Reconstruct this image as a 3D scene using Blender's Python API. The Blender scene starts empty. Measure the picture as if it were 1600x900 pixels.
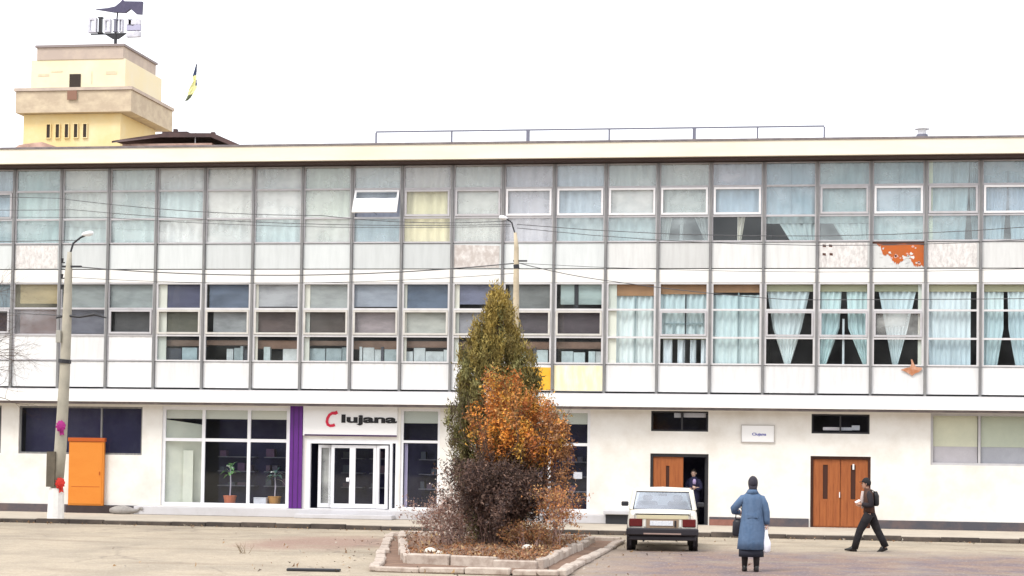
import bpy, math, random
import numpy as np
from mathutils import Vector, Matrix
R = math.radians
random.seed(7)
scene = bpy.context.scene
col = scene.collection

# ------------------------------------------------------------------ camera
cam_d = bpy.data.cameras.new('camera')
cam = bpy.data.objects.new('camera', cam_d)
col.objects.link(cam)
cam_d.sensor_width = 36
cam_d.lens = 67.5
cam_d.shift_y = 0.0869
cam_d.clip_end = 3000
Rv = Vector((0.98684955, 0.16101609, 0.01420483))
Uv = Vector((-0.00774623, -0.04066857, 0.99914266))
Fv = Vector((-0.16145574, 0.98611353, 0.03888649))
cam.matrix_world = Matrix(((Rv.x, Uv.x, -Fv.x, 0), (Rv.y, Uv.y, -Fv.y, -56.527), (Rv.z, Uv.z, -Fv.z, 2.2), (0, 0, 0, 1)))
scene.camera = cam

# ------------------------------------------------------------------ sky and light (overcast)
SUN_EL, SUN_AZ = R(48), R(205)
world = bpy.data.worlds.new('World')
scene.world = world
world.use_nodes = True
wn = world.node_tree.nodes; wl = world.node_tree.links
bg = wn['Background']
sky = wn.new('ShaderNodeTexSky'); sky.sky_type = 'NISHITA'; sky.sun_disc = False
sky.sun_elevation = SUN_EL; sky.sun_rotation = SUN_AZ
sky.air_density = 1.0; sky.dust_density = 3.0
mx = wn.new('ShaderNodeMix'); mx.data_type = 'RGBA'; mx.inputs[0].default_value = 0.88
wl.new(sky.outputs[0], mx.inputs[6])
mx.inputs[7].default_value = (11.3, 11.5, 11.9, 1)      # even cloud deck seen through the thin blue
wl.new(mx.outputs[2], bg.inputs[0])
bg.inputs[1].default_value = 0.10
sun_d = bpy.data.lights.new('sun', 'SUN'); sun_d.energy = 1.5; sun_d.angle = R(18); sun_d.color = (1.0, 0.96, 0.9)
sun = bpy.data.objects.new('sun', sun_d); col.objects.link(sun)
# direction from which light comes: behind the camera, high, a little from the left
sd = Vector((-0.38, -0.62, 0.95)).normalized()
sun.rotation_euler = (-sd).to_track_quat('-Z', 'Y').to_euler()
sky.sun_rotation = math.atan2(sd.x, sd.y)
scene.view_settings.view_transform = 'Standard'
scene.view_settings.look = 'None'
scene.view_settings.exposure = 0.68
scene.view_settings.gamma = 1
scene.cycles.max_bounces = 8
scene.cycles.transparent_max_bounces = 16

# ------------------------------------------------------------------ materials
MATS = {}
def mat(name, c, rough=0.7, metal=0.0, var=0.0, vs=2.0, var2=None, stretch=(1, 1, 1), bump=0.0, bs=40, attr=None, spec=0.35):
    """Principled material; var = strength of a noise mix towards var2 (or a darker version) at scale vs."""
    if name in MATS: return MATS[name]
    m = bpy.data.materials.new(name); m.use_nodes = True
    n = m.node_tree.nodes; l = m.node_tree.links; b = n['Principled BSDF']
    b.inputs['Roughness'].default_value = rough; b.inputs['Metallic'].default_value = metal
    b.inputs['Specular IOR Level'].default_value = spec
    b.inputs['Base Color'].default_value = (*c, 1)
    geo = n.new('ShaderNodeNewGeometry')
    if var or bump:
        mp = n.new('ShaderNodeMapping'); mp.inputs['Scale'].default_value = stretch
        l.new(geo.outputs['Position'], mp.inputs[0])
    src = None
    if attr:
        a = n.new('ShaderNodeAttribute'); a.attribute_name = attr; src = a.outputs['Color']
        l.new(src, b.inputs['Base Color'])
    if var:
        t = n.new('ShaderNodeTexNoise'); t.inputs['Scale'].default_value = vs; t.inputs['Detail'].default_value = 7
        t.inputs['Roughness'].default_value = 0.65
        l.new(mp.outputs[0], t.inputs[0])
        rp = n.new('ShaderNodeValToRGB'); rp.color_ramp.elements[0].position = 0.42; rp.color_ramp.elements[1].position = 0.72
        rp.color_ramp.elements[1].color = (var, var, var, 1); rp.color_ramp.elements[0].color = (0, 0, 0, 1)
        l.new(t.outputs[0], rp.inputs[0])
        x = n.new('ShaderNodeMix'); x.data_type = 'RGBA'
        l.new(rp.outputs[0], x.inputs[0])
        if src: l.new(src, x.inputs[6])
        else: x.inputs[6].default_value = (*c, 1)
        d = var2 or tuple(v * 0.45 for v in c)
        x.inputs[7].default_value = (*d, 1)
        l.new(x.outputs[2], b.inputs['Base Color'])
    if bump:
        t2 = n.new('ShaderNodeTexNoise'); t2.inputs['Scale'].default_value = bs; t2.inputs['Detail'].default_value = 5
        l.new(geo.outputs['Position'], t2.inputs[0])
        bp = n.new('ShaderNodeBump'); bp.inputs['Strength'].default_value = bump; bp.inputs['Distance'].default_value = 0.02
        l.new(t2.outputs[0], bp.inputs['Height']); l.new(bp.outputs[0], b.inputs['Normal'])
    MATS[name] = m
    return m

def per_object(m, lo):
    n = m.node_tree.nodes; l = m.node_tree.links; b = n['Principled BSDF']
    src = b.inputs['Base Color'].links[0].from_socket
    oi = n.new('ShaderNodeObjectInfo'); mr = n.new('ShaderNodeMapRange'); mr.inputs[3].default_value = lo; mr.inputs[4].default_value = 1.05
    l.new(oi.outputs['Random'], mr.inputs[0])
    vm = n.new('ShaderNodeVectorMath'); vm.operation = 'SCALE'; l.new(src, vm.inputs[0]); l.new(mr.outputs[0], vm.inputs['Scale'])
    l.new(vm.outputs[0], b.inputs['Base Color'])
def glass(name, tint, refl=0.09, rough=0.02, wav=0.0, milk=0.0, milkc=(0.7, 0.75, 0.75), sheet=False):
    """Window glass: tinted transparency, a mirror coat, and a patchy pale layer (milk) painting soft reflections."""
    if name in MATS: return MATS[name]
    m = bpy.data.materials.new(name); m.use_nodes = True
    n = m.node_tree.nodes; l = m.node_tree.links
    n.remove(n['Principled BSDF']); out = n['Material Output']
    tr = n.new('ShaderNodeBsdfTransparent'); tr.inputs[0].default_value = (*tint, 1)
    df = n.new('ShaderNodeBsdfDiffuse'); df.inputs[0].default_value = (*milkc, 1)
    gl = n.new('ShaderNodeBsdfGlossy'); gl.inputs['Roughness'].default_value = rough; gl.inputs[0].default_value = (0.93, 0.97, 1, 1)
    oi = n.new('ShaderNodeObjectInfo')      # every pane is a slightly different sheet
    vt_ = n.new('ShaderNodeMix'); vt_.data_type = 'RGBA'; vt_.inputs[6].default_value = (*tint, 1)
    vt_.inputs[7].default_value = (tint[0] * .80, tint[1] * .85, tint[2] * .88, 1)
    l.new(oi.outputs['Random'], vt_.inputs[0]); l.new(vt_.outputs[2], tr.inputs[0])
    m1 = n.new('ShaderNodeMixShader'); m2 = n.new('ShaderNodeMixShader')
    geo = n.new('ShaderNodeNewGeometry')
    t = n.new('ShaderNodeTexNoise'); t.inputs['Scale'].default_value = 1.6; t.inputs['Detail'].default_value = 5
    mp = n.new('ShaderNodeMapping'); mp.inputs['Scale'].default_value = (.55, 1, .8)
    l.new(geo.outputs['Position'], mp.inputs[0]); l.new(mp.outputs[0], t.inputs[0])
    mr = n.new('ShaderNodeMapRange'); mr.inputs[1].default_value = 0.3; mr.inputs[2].default_value = 0.75
    mr.inputs[3].default_value = milk * 0.2; mr.inputs[4].default_value = milk * 1.9  # pale patches painted in for soft reflections and brighter panes
    l.new(t.outputs[0], mr.inputs[0]); l.new(mr.outputs[0], m1.inputs[0])
    l.new(tr.outputs[0], m1.inputs[1]); l.new(df.outputs[0], m1.inputs[2])
    fr = n.new('ShaderNodeFresnel'); fr.inputs[0].default_value = 1.5
    ad = n.new('ShaderNodeMath'); ad.operation = 'ADD'; ad.inputs[1].default_value = refl - 0.04; ad.use_clamp = True
    l.new(fr.outputs[0], ad.inputs[0]); l.new(ad.outputs[0], m2.inputs[0])
    l.new(m1.outputs[0], m2.inputs[1]); l.new(gl.outputs[0], m2.inputs[2])
    if wav:
        t2 = n.new('ShaderNodeTexNoise'); t2.inputs['Scale'].default_value = 1.1; t2.inputs['Detail'].default_value = 1
        l.new(geo.outputs['Position'], t2.inputs[0])
        bp = n.new('ShaderNodeBump'); bp.inputs['Strength'].default_value = wav; bp.inputs['Distance'].default_value = 0.05
        l.new(t2.outputs[0], bp.inputs['Height']); l.new(bp.outputs[0], gl.inputs['Normal'])
    m3 = n.new('ShaderNodeMixShader'); t3 = n.new('ShaderNodeBsdfTransparent')   # the inner face of the sheet adds nothing
    if not sheet: l.new(geo.outputs['Backfacing'], m3.inputs[0])
    else: m3.inputs[0].default_value = 0
    l.new(m2.outputs[0], m3.inputs[1]); l.new(t3.outputs[0], m3.inputs[2])
    l.new(m3.outputs[0], out.inputs[0])
    MATS[name] = m
    return m

# ------------------------------------------------------------------ object helpers
def tag(o, label=None, cat=None, group=None, kind=None):
    if label: o['label'] = label
    if cat: o['category'] = cat
    if group: o['group'] = group
    if kind: o['kind'] = kind
    return o
def empty(name, loc=(0, 0, 0), rz=0.0, label=None, cat=None, group=None):
    o = bpy.data.objects.new(name, None); col.objects.link(o)
    o.location = loc; o.rotation_euler = (0, 0, rz); o.empty_display_size = 0.3
    return tag(o, label, cat, group)
def link(name, me, parent=None, loc=(0, 0, 0)):
    o = bpy.data.objects.new(name, me); col.objects.link(o); o.location = loc
    if parent: o.parent = parent
    return o
class MB:
    """collects verts and faces and links them as ONE mesh"""
    def __init__(s): s.v = []; s.f = []; s.m = []
    def add(s, vs, fs, mi=0):
        k = len(s.v); s.v += [tuple(v) for v in vs]; s.f += [tuple(i + k for i in f) for f in fs]; s.m += [mi] * len(fs)
        return s
    def box(s, x0, x1, y0, y1, z0, z1, mi=0):
        return s.add([(x0, y0, z0), (x1, y0, z0), (x1, y1, z0), (x0, y1, z0), (x0, y0, z1), (x1, y0, z1), (x1, y1, z1), (x0, y1, z1)],
                     [(0, 3, 2, 1), (4, 5, 6, 7), (0, 1, 5, 4), (1, 2, 6, 5), (2, 3, 7, 6), (3, 0, 4, 7)], mi)
    def tube(s, pts, rad, n=8, mi=0, cap=True):
        if not hasattr(rad, '__len__'): rad = [rad] * len(pts)
        pts = [Vector(p) for p in pts]; rings = []; u = None
        for i, p in enumerate(pts):
            d = (pts[min(i + 1, len(pts) - 1)] - pts[max(i - 1, 0)]).normalized()
            if u is None:
                a = Vector((0, 0, 1)) if abs(d.z) < 0.9 else Vector((1, 0, 0))
                u = d.cross(a).normalized()
            else: u = (u - d * u.dot(d)).normalized()
            w = d.cross(u).normalized()
            rings.append([p + (u * math.cos(6.28318 * k / n) + w * math.sin(6.28318 * k / n)) * rad[i] for k in range(n)])
        return s.loft(rings, mi, cap)
    def loft(s, rings, mi=0, cap=True, closed=True):
        n = len(rings[0]); vs = [v for r in rings for v in r]; fs = []
        for i in range(len(rings) - 1):
            for k in range(n if closed else n - 1):
                a = i * n + k; b = i * n + (k + 1) % n
                fs.append((a, b, b + n, a + n))
        if cap: fs.append(tuple(range(n))[::-1]); fs.append(tuple((len(rings) - 1) * n + k for k in range(n)))
        return s.add(vs, fs, mi)
    def cyl(s, c, r, h, axis='z', n=20, mi=0, r2=None):
        c = Vector(c); a = {'x': Vector((1, 0, 0)), 'y': Vector((0, 1, 0)), 'z': Vector((0, 0, 1))}[axis]
        return s.tube([c, c + a * h], [r, r if r2 is None else r2], n, mi)
    def prism(s, pts, y0, y1, mi=0):
        """polygon in x,z extruded along y"""
        n = len(pts)
        vs = [(x, y0, z) for x, z in pts] + [(x, y1, z) for x, z in pts]
        fs = [tuple(range(n)), tuple(range(2 * n - 1, n - 1, -1))] + [(k, (k + 1) % n, (k + 1) % n + n, k + n) for k in range(n)]
        return s.add(vs, fs, mi)
    def mesh(s, name, mats, smooth=False, bevel=0):
        me = bpy.data.meshes.new(name); me.from_pydata(s.v, [], s.f); me.update()
        for m in (mats if isinstance(mats, (list, tuple)) else [mats]): me.materials.append(m)
        me.polygons.foreach_set('material_index', s.m)
        import bmesh
        bm = bmesh.new(); bm.from_mesh(me); bmesh.ops.recalc_face_normals(bm, faces=bm.faces)
        if bevel: bmesh.ops.bevel(bm, geom=bm.edges[:], offset=bevel, segments=1, affect='EDGES', profile=0.5)
        bm.to_mesh(me); bm.free()
        if smooth: me.polygons.foreach_set('use_smooth', [True] * len(me.polygons))
        return me
    def build(s, name, mats, parent=None, loc=(0, 0, 0), smooth=False, bevel=0):
        return link(name, s.mesh(name, mats, smooth, bevel), parent, loc)
def bx(name, m, parent, *a, bevel=0): return MB().box(*a).build(name, m, parent, bevel=bevel)

def text_mesh(name, body, size, m, parent, loc, xs=1.0, bold=0.0, ext=0.012, shear=0.0):
    cu = bpy.data.curves.new(name, 'FONT'); cu.body = body; cu.size = size; cu.extrude = ext; cu.offset = bold; cu.shear = shear
    t = bpy.data.objects.new(name, cu); col.objects.link(t)
    dg = bpy.context.evaluated_depsgraph_get()
    me = bpy.data.meshes.new_from_object(t.evaluated_get(dg)); bpy.data.objects.remove(t)
    me.transform(Matrix.Rotation(R(90), 4, 'X') @ Matrix.Diagonal((xs, 1, 1, 1)))
    me.materials.clear(); me.materials.append(m)
    return link(name, me, parent, loc)

def leaf_cloud(name, P, size, cols, m, parent=None, up=0.0, aspect=1.6, seed=1):
    """one mesh of small randomly turned leaf faces; cols (n,3) is each leaf's own colour"""
    rs = np.random.RandomState(seed); n = len(P)
    d = rs.normal(size=(n, 3)); d[:, 2] += up * 2; d /= np.linalg.norm(d, axis=1)[:, None]
    e = np.cross(d, rs.normal(size=(n, 3))); e /= np.linalg.norm(e, axis=1)[:, None] + 1e-9
    s = size * (0.6 + 0.8 * rs.rand(n))[:, None]
    V = np.stack([P - e * s * .5, P + d * s * aspect * .55 - e * s * .12, P + d * s * aspect, P + e * s * .5 + d * s * aspect * .4], 1).reshape(-1, 3)
    me = bpy.data.meshes.new(name)
    me.vertices.add(n * 4); me.vertices.foreach_set('co', V.astype(np.float32).ravel())
    me.loops.add(n * 4); me.loops.foreach_set('vertex_index', np.arange(n * 4, dtype=np.int32))
    me.polygons.add(n); me.polygons.foreach_set('loop_start', np.arange(0, n * 4, 4, dtype=np.int32))
    me.polygons.foreach_set('loop_total', np.full(n, 4, dtype=np.int32))
    me.update(); me.validate()
    at = me.attributes.new('leafcol', 'FLOAT_COLOR', 'FACE')
    c4 = np.ones((n, 4), dtype=np.float32); c4[:, :3] = np.clip(cols, 0, 1); at.data.foreach_set('color', c4.ravel())
    me.materials.append(m)
    return link(name, me, parent)

def twigs(name, segs, m, parent=None):
    """segs: list of (p0, p1, r0, r1) as three-sided sticks in one mesh"""
    A = np.array([s[0] for s in segs]); B = np.array([s[1] for s in segs]); r0 = np.array([s[2] for s in segs])[:, None]; r1 = np.array([s[3] for s in segs])[:, None]
    n = len(segs); d = B - A; d /= np.linalg.norm(d, axis=1)[:, None] + 1e-9
    a = np.tile([0.31, 0.17, 0.93], (n, 1)); a[np.abs((d * a).sum(1)) > 0.93] = (1, 0, 0)
    u = np.cross(d, a); u /= np.linalg.norm(u, axis=1)[:, None]; w = np.cross(d, u)
    vs = []
    for P, r in ((A, r0), (B, r1)):
        for k in range(3):
            t = 2.0944 * k; vs.append(P + (u * math.cos(t) + w * math.sin(t)) * r)
    V = np.stack(vs, 1).reshape(-1, 3)
    F = []
    for k in range(3): F.append([k, (k + 1) % 3, (k + 1) % 3 + 3, k + 3])
    F = np.array(F)[None] + (np.arange(n) * 6)[:, None, None]
    me = bpy.data.meshes.new(name); me.from_pydata(V.tolist(), [], F.reshape(-1, 4).tolist()); me.update()
    me.materials.append(m)
    return link(name, me, parent)

def grow(p, d, L, r, depth, rnd, out, droop=0.0, spread=0.6, kids=3):
    p = np.array(p, float); d = np.array(d, float); d /= np.linalg.norm(d)
    k = 3
    for i in range(k):
        d2 = d + rnd.normal(size=3) * 0.13; d2[2] -= droop; d2 /= np.linalg.norm(d2)
        q = p + d2 * L / k; rr = r * (1 - 0.45 * (i + 1) / k)
        out.append((tuple(p), tuple(q), r * (1 - 0.45 * i / k), rr)); p = q; d = d2
        if depth > 0 and i > 0:
            for _ in range(kids if i == k - 1 else max(1, kids - 2)):
                nd = d + rnd.normal(size=3) * spread
                grow(p, nd, L * (0.55 + 0.25 * rnd.rand()), rr * 0.7, depth - 1, rnd, out, droop, spread, kids)

# ------------------------------------------------------------------ palette
M_white = mat('white_render', (0.80, 0.78, 0.74), 0.85, var=0.6, vs=1.1, var2=(0.60, 0.55, 0.48), bump=0.12, bs=60)
M_band = mat('white_ledge_paint', (0.84, 0.83, 0.81), 0.8, var=0.3, vs=1.2, var2=(0.62, 0.58, 0.53), stretch=(1, 1, 3))
M_cornice = mat('cream_fascia', (0.84, 0.79, 0.66), 0.75, var=0.5, vs=0.35, var2=(0.72, 0.60, 0.40), stretch=(0.6, 1, 2.5))
M_shadow_gap = mat('shadow_gap_brown', (0.07, 0.045, 0.04), 0.8)  # dark tone holds the shade under the roof edge
M_flash = mat('lead_flashing', (0.16, 0.14, 0.15), 0.6, var=0.6, vs=3, var2=(0.35, 0.3, 0.28))
M_mull = mat('weathered_aluminium', (0.20, 0.20, 0.205), 0.5, 0.35, var=0.6, vs=2.2, var2=(0.36, 0.35, 0.33), stretch=(6, 6, .8))
M_frame = mat('grey_frame_paint', (0.50, 0.49, 0.51), 0.6, var=0.5, vs=3, var2=(0.36, 0.34, 0.33))
M_sash = mat('white_sash_paint', (0.80, 0.79, 0.80), 0.5, var=0.3, vs=4, var2=(0.55, 0.52, 0.5))
M_frameW = mat('white_shop_frame', (0.82, 0.82, 0.85), 0.4, var=0.15, vs=4)
M_spU = mat('grey_glass_spandrel', (0.66, 0.69, 0.69), 0.3, var=0.8, vs=1.3, var2=(0.56, 0.59, 0.59), stretch=(4.2, 1, .5))
M_spU2 = mat('cool_spandrel', (0.69, 0.70, 0.69), 0.35, var=0.8, vs=1.5, var2=(0.58, 0.58, 0.57), stretch=(4.5, 1, .5))
M_spL = mat('white_spandrel', (0.80, 0.80, 0.80), 0.4, var=0.7, vs=1.2, var2=(0.62, 0.62, 0.62), stretch=(4, 1, .5))
for m_ in (M_spU, M_spU2): per_object(m_, .84)
per_object(M_spL, .90)
M_slab = mat('white_slab_edge', (0.84, 0.83, 0.80), 0.7, var=0.25, vs=2, var2=(0.66, 0.62, 0.55), stretch=(1, 1, 3))
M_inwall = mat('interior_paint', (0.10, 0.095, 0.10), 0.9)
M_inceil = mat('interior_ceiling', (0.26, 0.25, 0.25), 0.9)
M_infloor = mat('interior_floor', (0.12, 0.08, 0.06), 0.8)
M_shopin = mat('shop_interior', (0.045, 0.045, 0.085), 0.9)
M_shopceil = mat('shop_bulkhead', (0.80, 0.80, 0.66), 0.9)
M_plinth = mat('dark_plinth', (0.075, 0.075, 0.09), 0.8, var=0.7, vs=1.5, var2=(0.20, 0.13, 0.11))
M_base = mat('pale_step_concrete', (0.55, 0.54, 0.56), 0.8, var=0.5, vs=1.5, var2=(0.40, 0.38, 0.37), bump=0.1)
M_kerb = mat('kerb_stone', (0.44, 0.38, 0.33), 0.85, var=0.7, vs=3, var2=(0.28, 0.22, 0.19), bump=0.3, bs=30)
M_kerbL = mat('pale_kerb_stone', (0.50, 0.43, 0.37), 0.9, var=0.9, vs=5, var2=(0.26, 0.19, 0.155), bump=0.3, bs=30)
M_skerb = mat('street_kerb', (0.055, 0.045, 0.04), 0.9, var=0.7, vs=1.3, var2=(0.17, 0.135, 0.11), bump=0.3, bs=25)  # dark tone also carries the gutter shadow painted into the kerb
M_pave = mat('pavement_asphalt', (0.50, 0.44, 0.36), 0.9, var=0.6, vs=1.6, var2=(0.36, 0.31, 0.26), bump=0.3, bs=25)
M_soil = mat('brown_soil', (0.17, 0.105, 0.075), 0.95, var=0.8, vs=3, var2=(0.30, 0.19, 0.13), bump=0.6, bs=18)
M_purple = mat('purple_panel', (0.11, 0.02, 0.20), 0.45, var=0.25, vs=2)
M_purpleD = mat('dark_purple', (0.05, 0.015, 0.08), 0.4)
M_black = mat('black_letters', (0.01, 0.01, 0.012), 0.5)
M_red = mat('red_logo', (0.62, 0.02, 0.06), 0.45)
M_dark = mat('dark_metal', (0.03, 0.03, 0.035), 0.5)
M_wood = mat('orange_wood', (0.34, 0.105, 0.03), 0.5, var=0.7, vs=3, var2=(0.20, 0.05, 0.016), stretch=(6, 6, .6))
M_woodD = mat('dark_wood', (0.05, 0.015, 0.008), 0.5)
M_orange = mat('orange_paint', (0.66, 0.225, 0.028), 0.5, var=0.35, vs=1.6, var2=(0.60, 0.16, 0.012), stretch=(1, 1, 2))
M_orangeD = mat('dull_orange_paint', (0.45, 0.09, 0.01), 0.6)
M_stucco = mat('yellow_stucco', (0.74, 0.58, 0.29), 0.9, var=0.8, vs=0.3, var2=(0.80, 0.72, 0.50))
M_stuccoP = mat('pale_stucco', (0.80, 0.70, 0.47), 0.9, var=0.6, vs=0.5, var2=(0.78, 0.72, 0.60))
M_stone = mat('weathered_ledge', (0.48, 0.39, 0.29), 0.9, var=0.9, vs=0.9, var2=(0.68, 0.58, 0.42), stretch=(1, 1, 1.6))
M_stoneG = mat('weathered_cap', (0.46, 0.38, 0.33), 0.9, var=0.8, vs=0.8, var2=(0.62, 0.52, 0.42))
M_roofD = mat('dark_roof_tiles', (0.07, 0.045, 0.045), 0.8, var=0.7, vs=1.5, var2=(0.14, 0.08, 0.07))
M_brick = mat('peeling_plaster', (0.62, 0.42, 0.34), 0.9, var=0.9, vs=1.2, var2=(0.22, 0.12, 0.10))
M_conc = mat('pole_concrete', (0.42, 0.39, 0.32), 0.85, var=0.6, vs=2.5, var2=(0.26, 0.25, 0.21), bump=0.2)
M_whitep = mat('whitewash', (0.85, 0.83, 0.80), 0.8, var=0.2, vs=6)
M_lamp = mat('lamp_glass', (0.85, 0.87, 0.9), 0.3)
M_cable = mat('cable_rubber', (0.10, 0.10, 0.105), 0.7)
M_rail = mat('rail_steel', (0.17, 0.17, 0.22), 0.6, 0.3)
M_bark = mat('bark', (0.10, 0.065, 0.05), 0.9, var=0.6, vs=6)
M_leaf = mat('foliage', (1, 1, 1), 0.75, attr='leafcol', var=0.45, vs=3.2, var2=(0.05, 0.038, 0.02))
M_leafbr = mat('dry_twigs', (0.13, 0.08, 0.065), 0.9, var=0.6, vs=4, var2=(0.27, 0.17, 0.15))
M_leafpk = mat('pale_twigs', (0.42, 0.28, 0.24), 0.9, var=0.6, vs=5, var2=(0.24, 0.14, 0.12))

# ------------------------------------------------------------------ ground
def ground_mat():
    m = bpy.data.materials.new('dusty_asphalt'); m.use_nodes = True
    n = m.node_tree.nodes; l = m.node_tree.links; b = n['Principled BSDF']
    geo = n.new('ShaderNodeNewGeometry')
    def noise(sc, st, det=8, ro=0.6, off=(0, 0, 0)):
        mp = n.new('ShaderNodeMapping'); mp.inputs['Scale'].default_value = st; mp.inputs['Location'].default_value = off
        t = n.new('ShaderNodeTexNoise'); t.inputs['Scale'].default_value = sc; t.inputs['Detail'].default_value = det; t.inputs['Roughness'].default_value = ro
        l.new(geo.outputs['Position'], mp.inputs[0]); l.new(mp.outputs[0], t.inputs[0]); return t.outputs[0]
    def ramp(src, a, c, lo=0.0, hi=1.0):
        r = n.new('ShaderNodeMapRange'); r.inputs[1].default_value = a; r.inputs[2].default_value = c; r.inputs[3].default_value = lo; r.inputs[4].default_value = hi
        l.new(src, r.inputs[0]); return r.outputs[0]
    def mix(f, a, c):
        x = n.new('ShaderNodeMix'); x.data_type = 'RGBA'; l.new(f, x.inputs[0])
        for k, v in ((6, a), (7, c)):
            if isinstance(v, tuple): x.inputs[k].default_value = (*v, 1)
            else: l.new(v, x.inputs[k])
        return x.outputs[2]
    def math_(op, a, c):
        x = n.new('ShaderNodeMath'); x.operation = op
        for k, v in enumerate((a, c)):
            if isinstance(v, float): x.inputs[k].default_value = v
            else: l.new(v, x.inputs[k])
        return x.outputs[0]
    sep = n.new('ShaderNodeSeparateXYZ'); l.new(geo.outputs['Position'], sep.inputs[0])
    base = mix(ramp(noise(0.55, (1, .7, 1)), 0.4, 0.62), (0.42, 0.35, 0.258), (0.315, 0.265, 0.198))
    base = mix(ramp(noise(6.0, (1, .5, 1)), 0.45, 0.75, 0, 0.45), base, (0.25, 0.19, 0.15))
    # worn darker mauve asphalt on the eastern side of the yard, nearer the road
    east = ramp(sep.outputs[0], -6.5, -3.0)
    near = ramp(math_('ADD', sep.outputs[1], math_('MULTIPLY', noise(0.3, (1, 1, 1)), 7.0)), -6.5, -10.5)
    dm = math_('MULTIPLY', math_('MULTIPLY', east, near), ramp(noise(0.5, (1, .45, 1), off=(3, 8, 0)), 0.34, 0.46, 0.5, 1.0))
    base = mix(dm, base, mix(ramp(noise(1.4, (1, .6, 1), off=(7, 1, 0)), 0.42, 0.6), (0.22, 0.145, 0.115), (0.15, 0.11, 0.12)))
    # brown patch left of the island
    ex = math_('MULTIPLY', math_('ADD', sep.outputs[0], 11.6), 0.42); ey = math_('MULTIPLY', math_('ADD', sep.outputs[1], 12.5), 0.22)
    rr = math_('ADD', math_('ADD', math_('MULTIPLY', ex, ex), math_('MULTIPLY', ey, ey)), math_('MULTIPLY', noise(0.9, (1, .6, 1), off=(2, 2, 0)), 1.6))
    base = mix(ramp(rr, 1.7, 0.95, 0, 0.8), base, (0.27, 0.16, 0.125))
    # curved tyre tracks
    wv = n.new('ShaderNodeTexWave'); wv.wave_type = 'RINGS'; wv.inputs['Scale'].default_value = 0.16; wv.inputs['Distortion'].default_value = 5; wv.inputs['Detail'].default_value = 3
    mp = n.new('ShaderNodeMapping'); mp.inputs['Location'].default_value = (24, 30, 0); mp.inputs['Scale'].default_value = (1, .8, 1)
    l.new(geo.outputs['Position'], mp.inputs[0]); l.new(mp.outputs[0], wv.inputs[0])
    base = mix(math_('MULTIPLY', ramp(wv.outputs[1], 0.78, 0.98, 0, 0.6), ramp(noise(0.4, (1, 1, 1), off=(9, 0, 0)), .45, .6)), base, (0.24, 0.185, 0.13))
    # grit, cracks and old patch repairs
    base = mix(ramp(noise(28.0, (1, .6, 1), 3, .7), 0.5, 0.72, 0, 0.6), base, (0.17, 0.135, 0.11))
    base = mix(ramp(noise(17.0, (1, .6, 1), 3, .7, off=(5, 5, 0)), 0.56, 0.74, 0, 0.7), base, (0.60, 0.53, 0.45))
    vo = n.new('ShaderNodeTexVoronoi'); vo.feature = 'DISTANCE_TO_EDGE'; vo.inputs['Scale'].default_value = 0.33; vo.inputs['Randomness'].default_value = 1
    wm_ = n.new('ShaderNodeMix'); wm_.data_type = 'VECTOR'; wm_.inputs[0].default_value = 0.35
    wn_ = n.new('ShaderNodeTexNoise'); wn_.inputs['Scale'].default_value = 1.3; wn_.inputs['Detail'].default_value = 6
    l.new(geo.outputs['Position'], wn_.inputs[0]); l.new(geo.outputs['Position'], wm_.inputs[4]); l.new(wn_.outputs[1], wm_.inputs[5]); l.new(wm_.outputs[1], vo.inputs[0])
    base = mix(math_('MULTIPLY', ramp(vo.outputs[0], 0.012, 0.0), ramp(noise(.35, (1, 1, 1), off=(4, 4, 0)), .42, .55, 0, .45)), base, (0.12, 0.095, 0.08))
    l.new(base, b.inputs['Base Color'])
    wet = ramp(noise(0.45, (1, .5, 1), off=(1, 4, 0)), 0.5, 0.62, 0.0, 1.0)
    rough = math_('SUBTRACT', 0.9, math_('MULTIPLY', math_('MULTIPLY', wet, dm), 0.45))
    l.new(rough, b.inputs['Roughness'])
    bp = n.new('ShaderNodeBump'); bp.inputs['Strength'].default_value = 0.35; bp.inputs['Distance'].default_value = 0.03
    l.new(noise(9.0, (1, 1, 1)), bp.inputs['Height']); l.new(bp.outputs[0], b.inputs['Normal'])
    return m
MB().add([(-900, -900, 0), (900, -900, 0), (900, 900, 0), (-900, 900, 0)], [(0, 1, 2, 3)]).build('ground', ground_mat())['kind'] = 'structure'

# pavement along the facade, with separate kerb stones
pav = MB().box(-45, 25, -4.88, 0.3, 0.004, 0.12).build('pavement', M_pave); pav['kind'] = 'structure'
rk = random.Random(3)
x = -34.0
kvar = []
for k in range(4):
    kvar.append(MB().box(0, 0.985, 0, 0.17, 0, 0.138 - 0.012 * k).mesh('kerb_stone', M_skerb, bevel=0.012))
while x < 14:
    o = link('kerb_stone', kvar[rk.randrange(4)], pav, (x, -5.06 + rk.uniform(-.012, .012), 0)); o.rotation_euler = (0, 0, rk.uniform(-.01, .01))
    x += 1.0

# ------------------------------------------------------------------ main building
bld = empty('office_building', (-9.6, 0, 0), 0, 'long three storey white office building with grey mullioned glass upper floors and ground floor shops', 'building')
B0 = -9.6
def X(i): return -25.09 + 1.55 * i - B0
def P(name, mb, m, parent=None, **k): return mb.build(name, m, parent or bld, **k)
I0, I1 = -6, 23
XL, XR = X(I0), X(I1 + 1)
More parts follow.
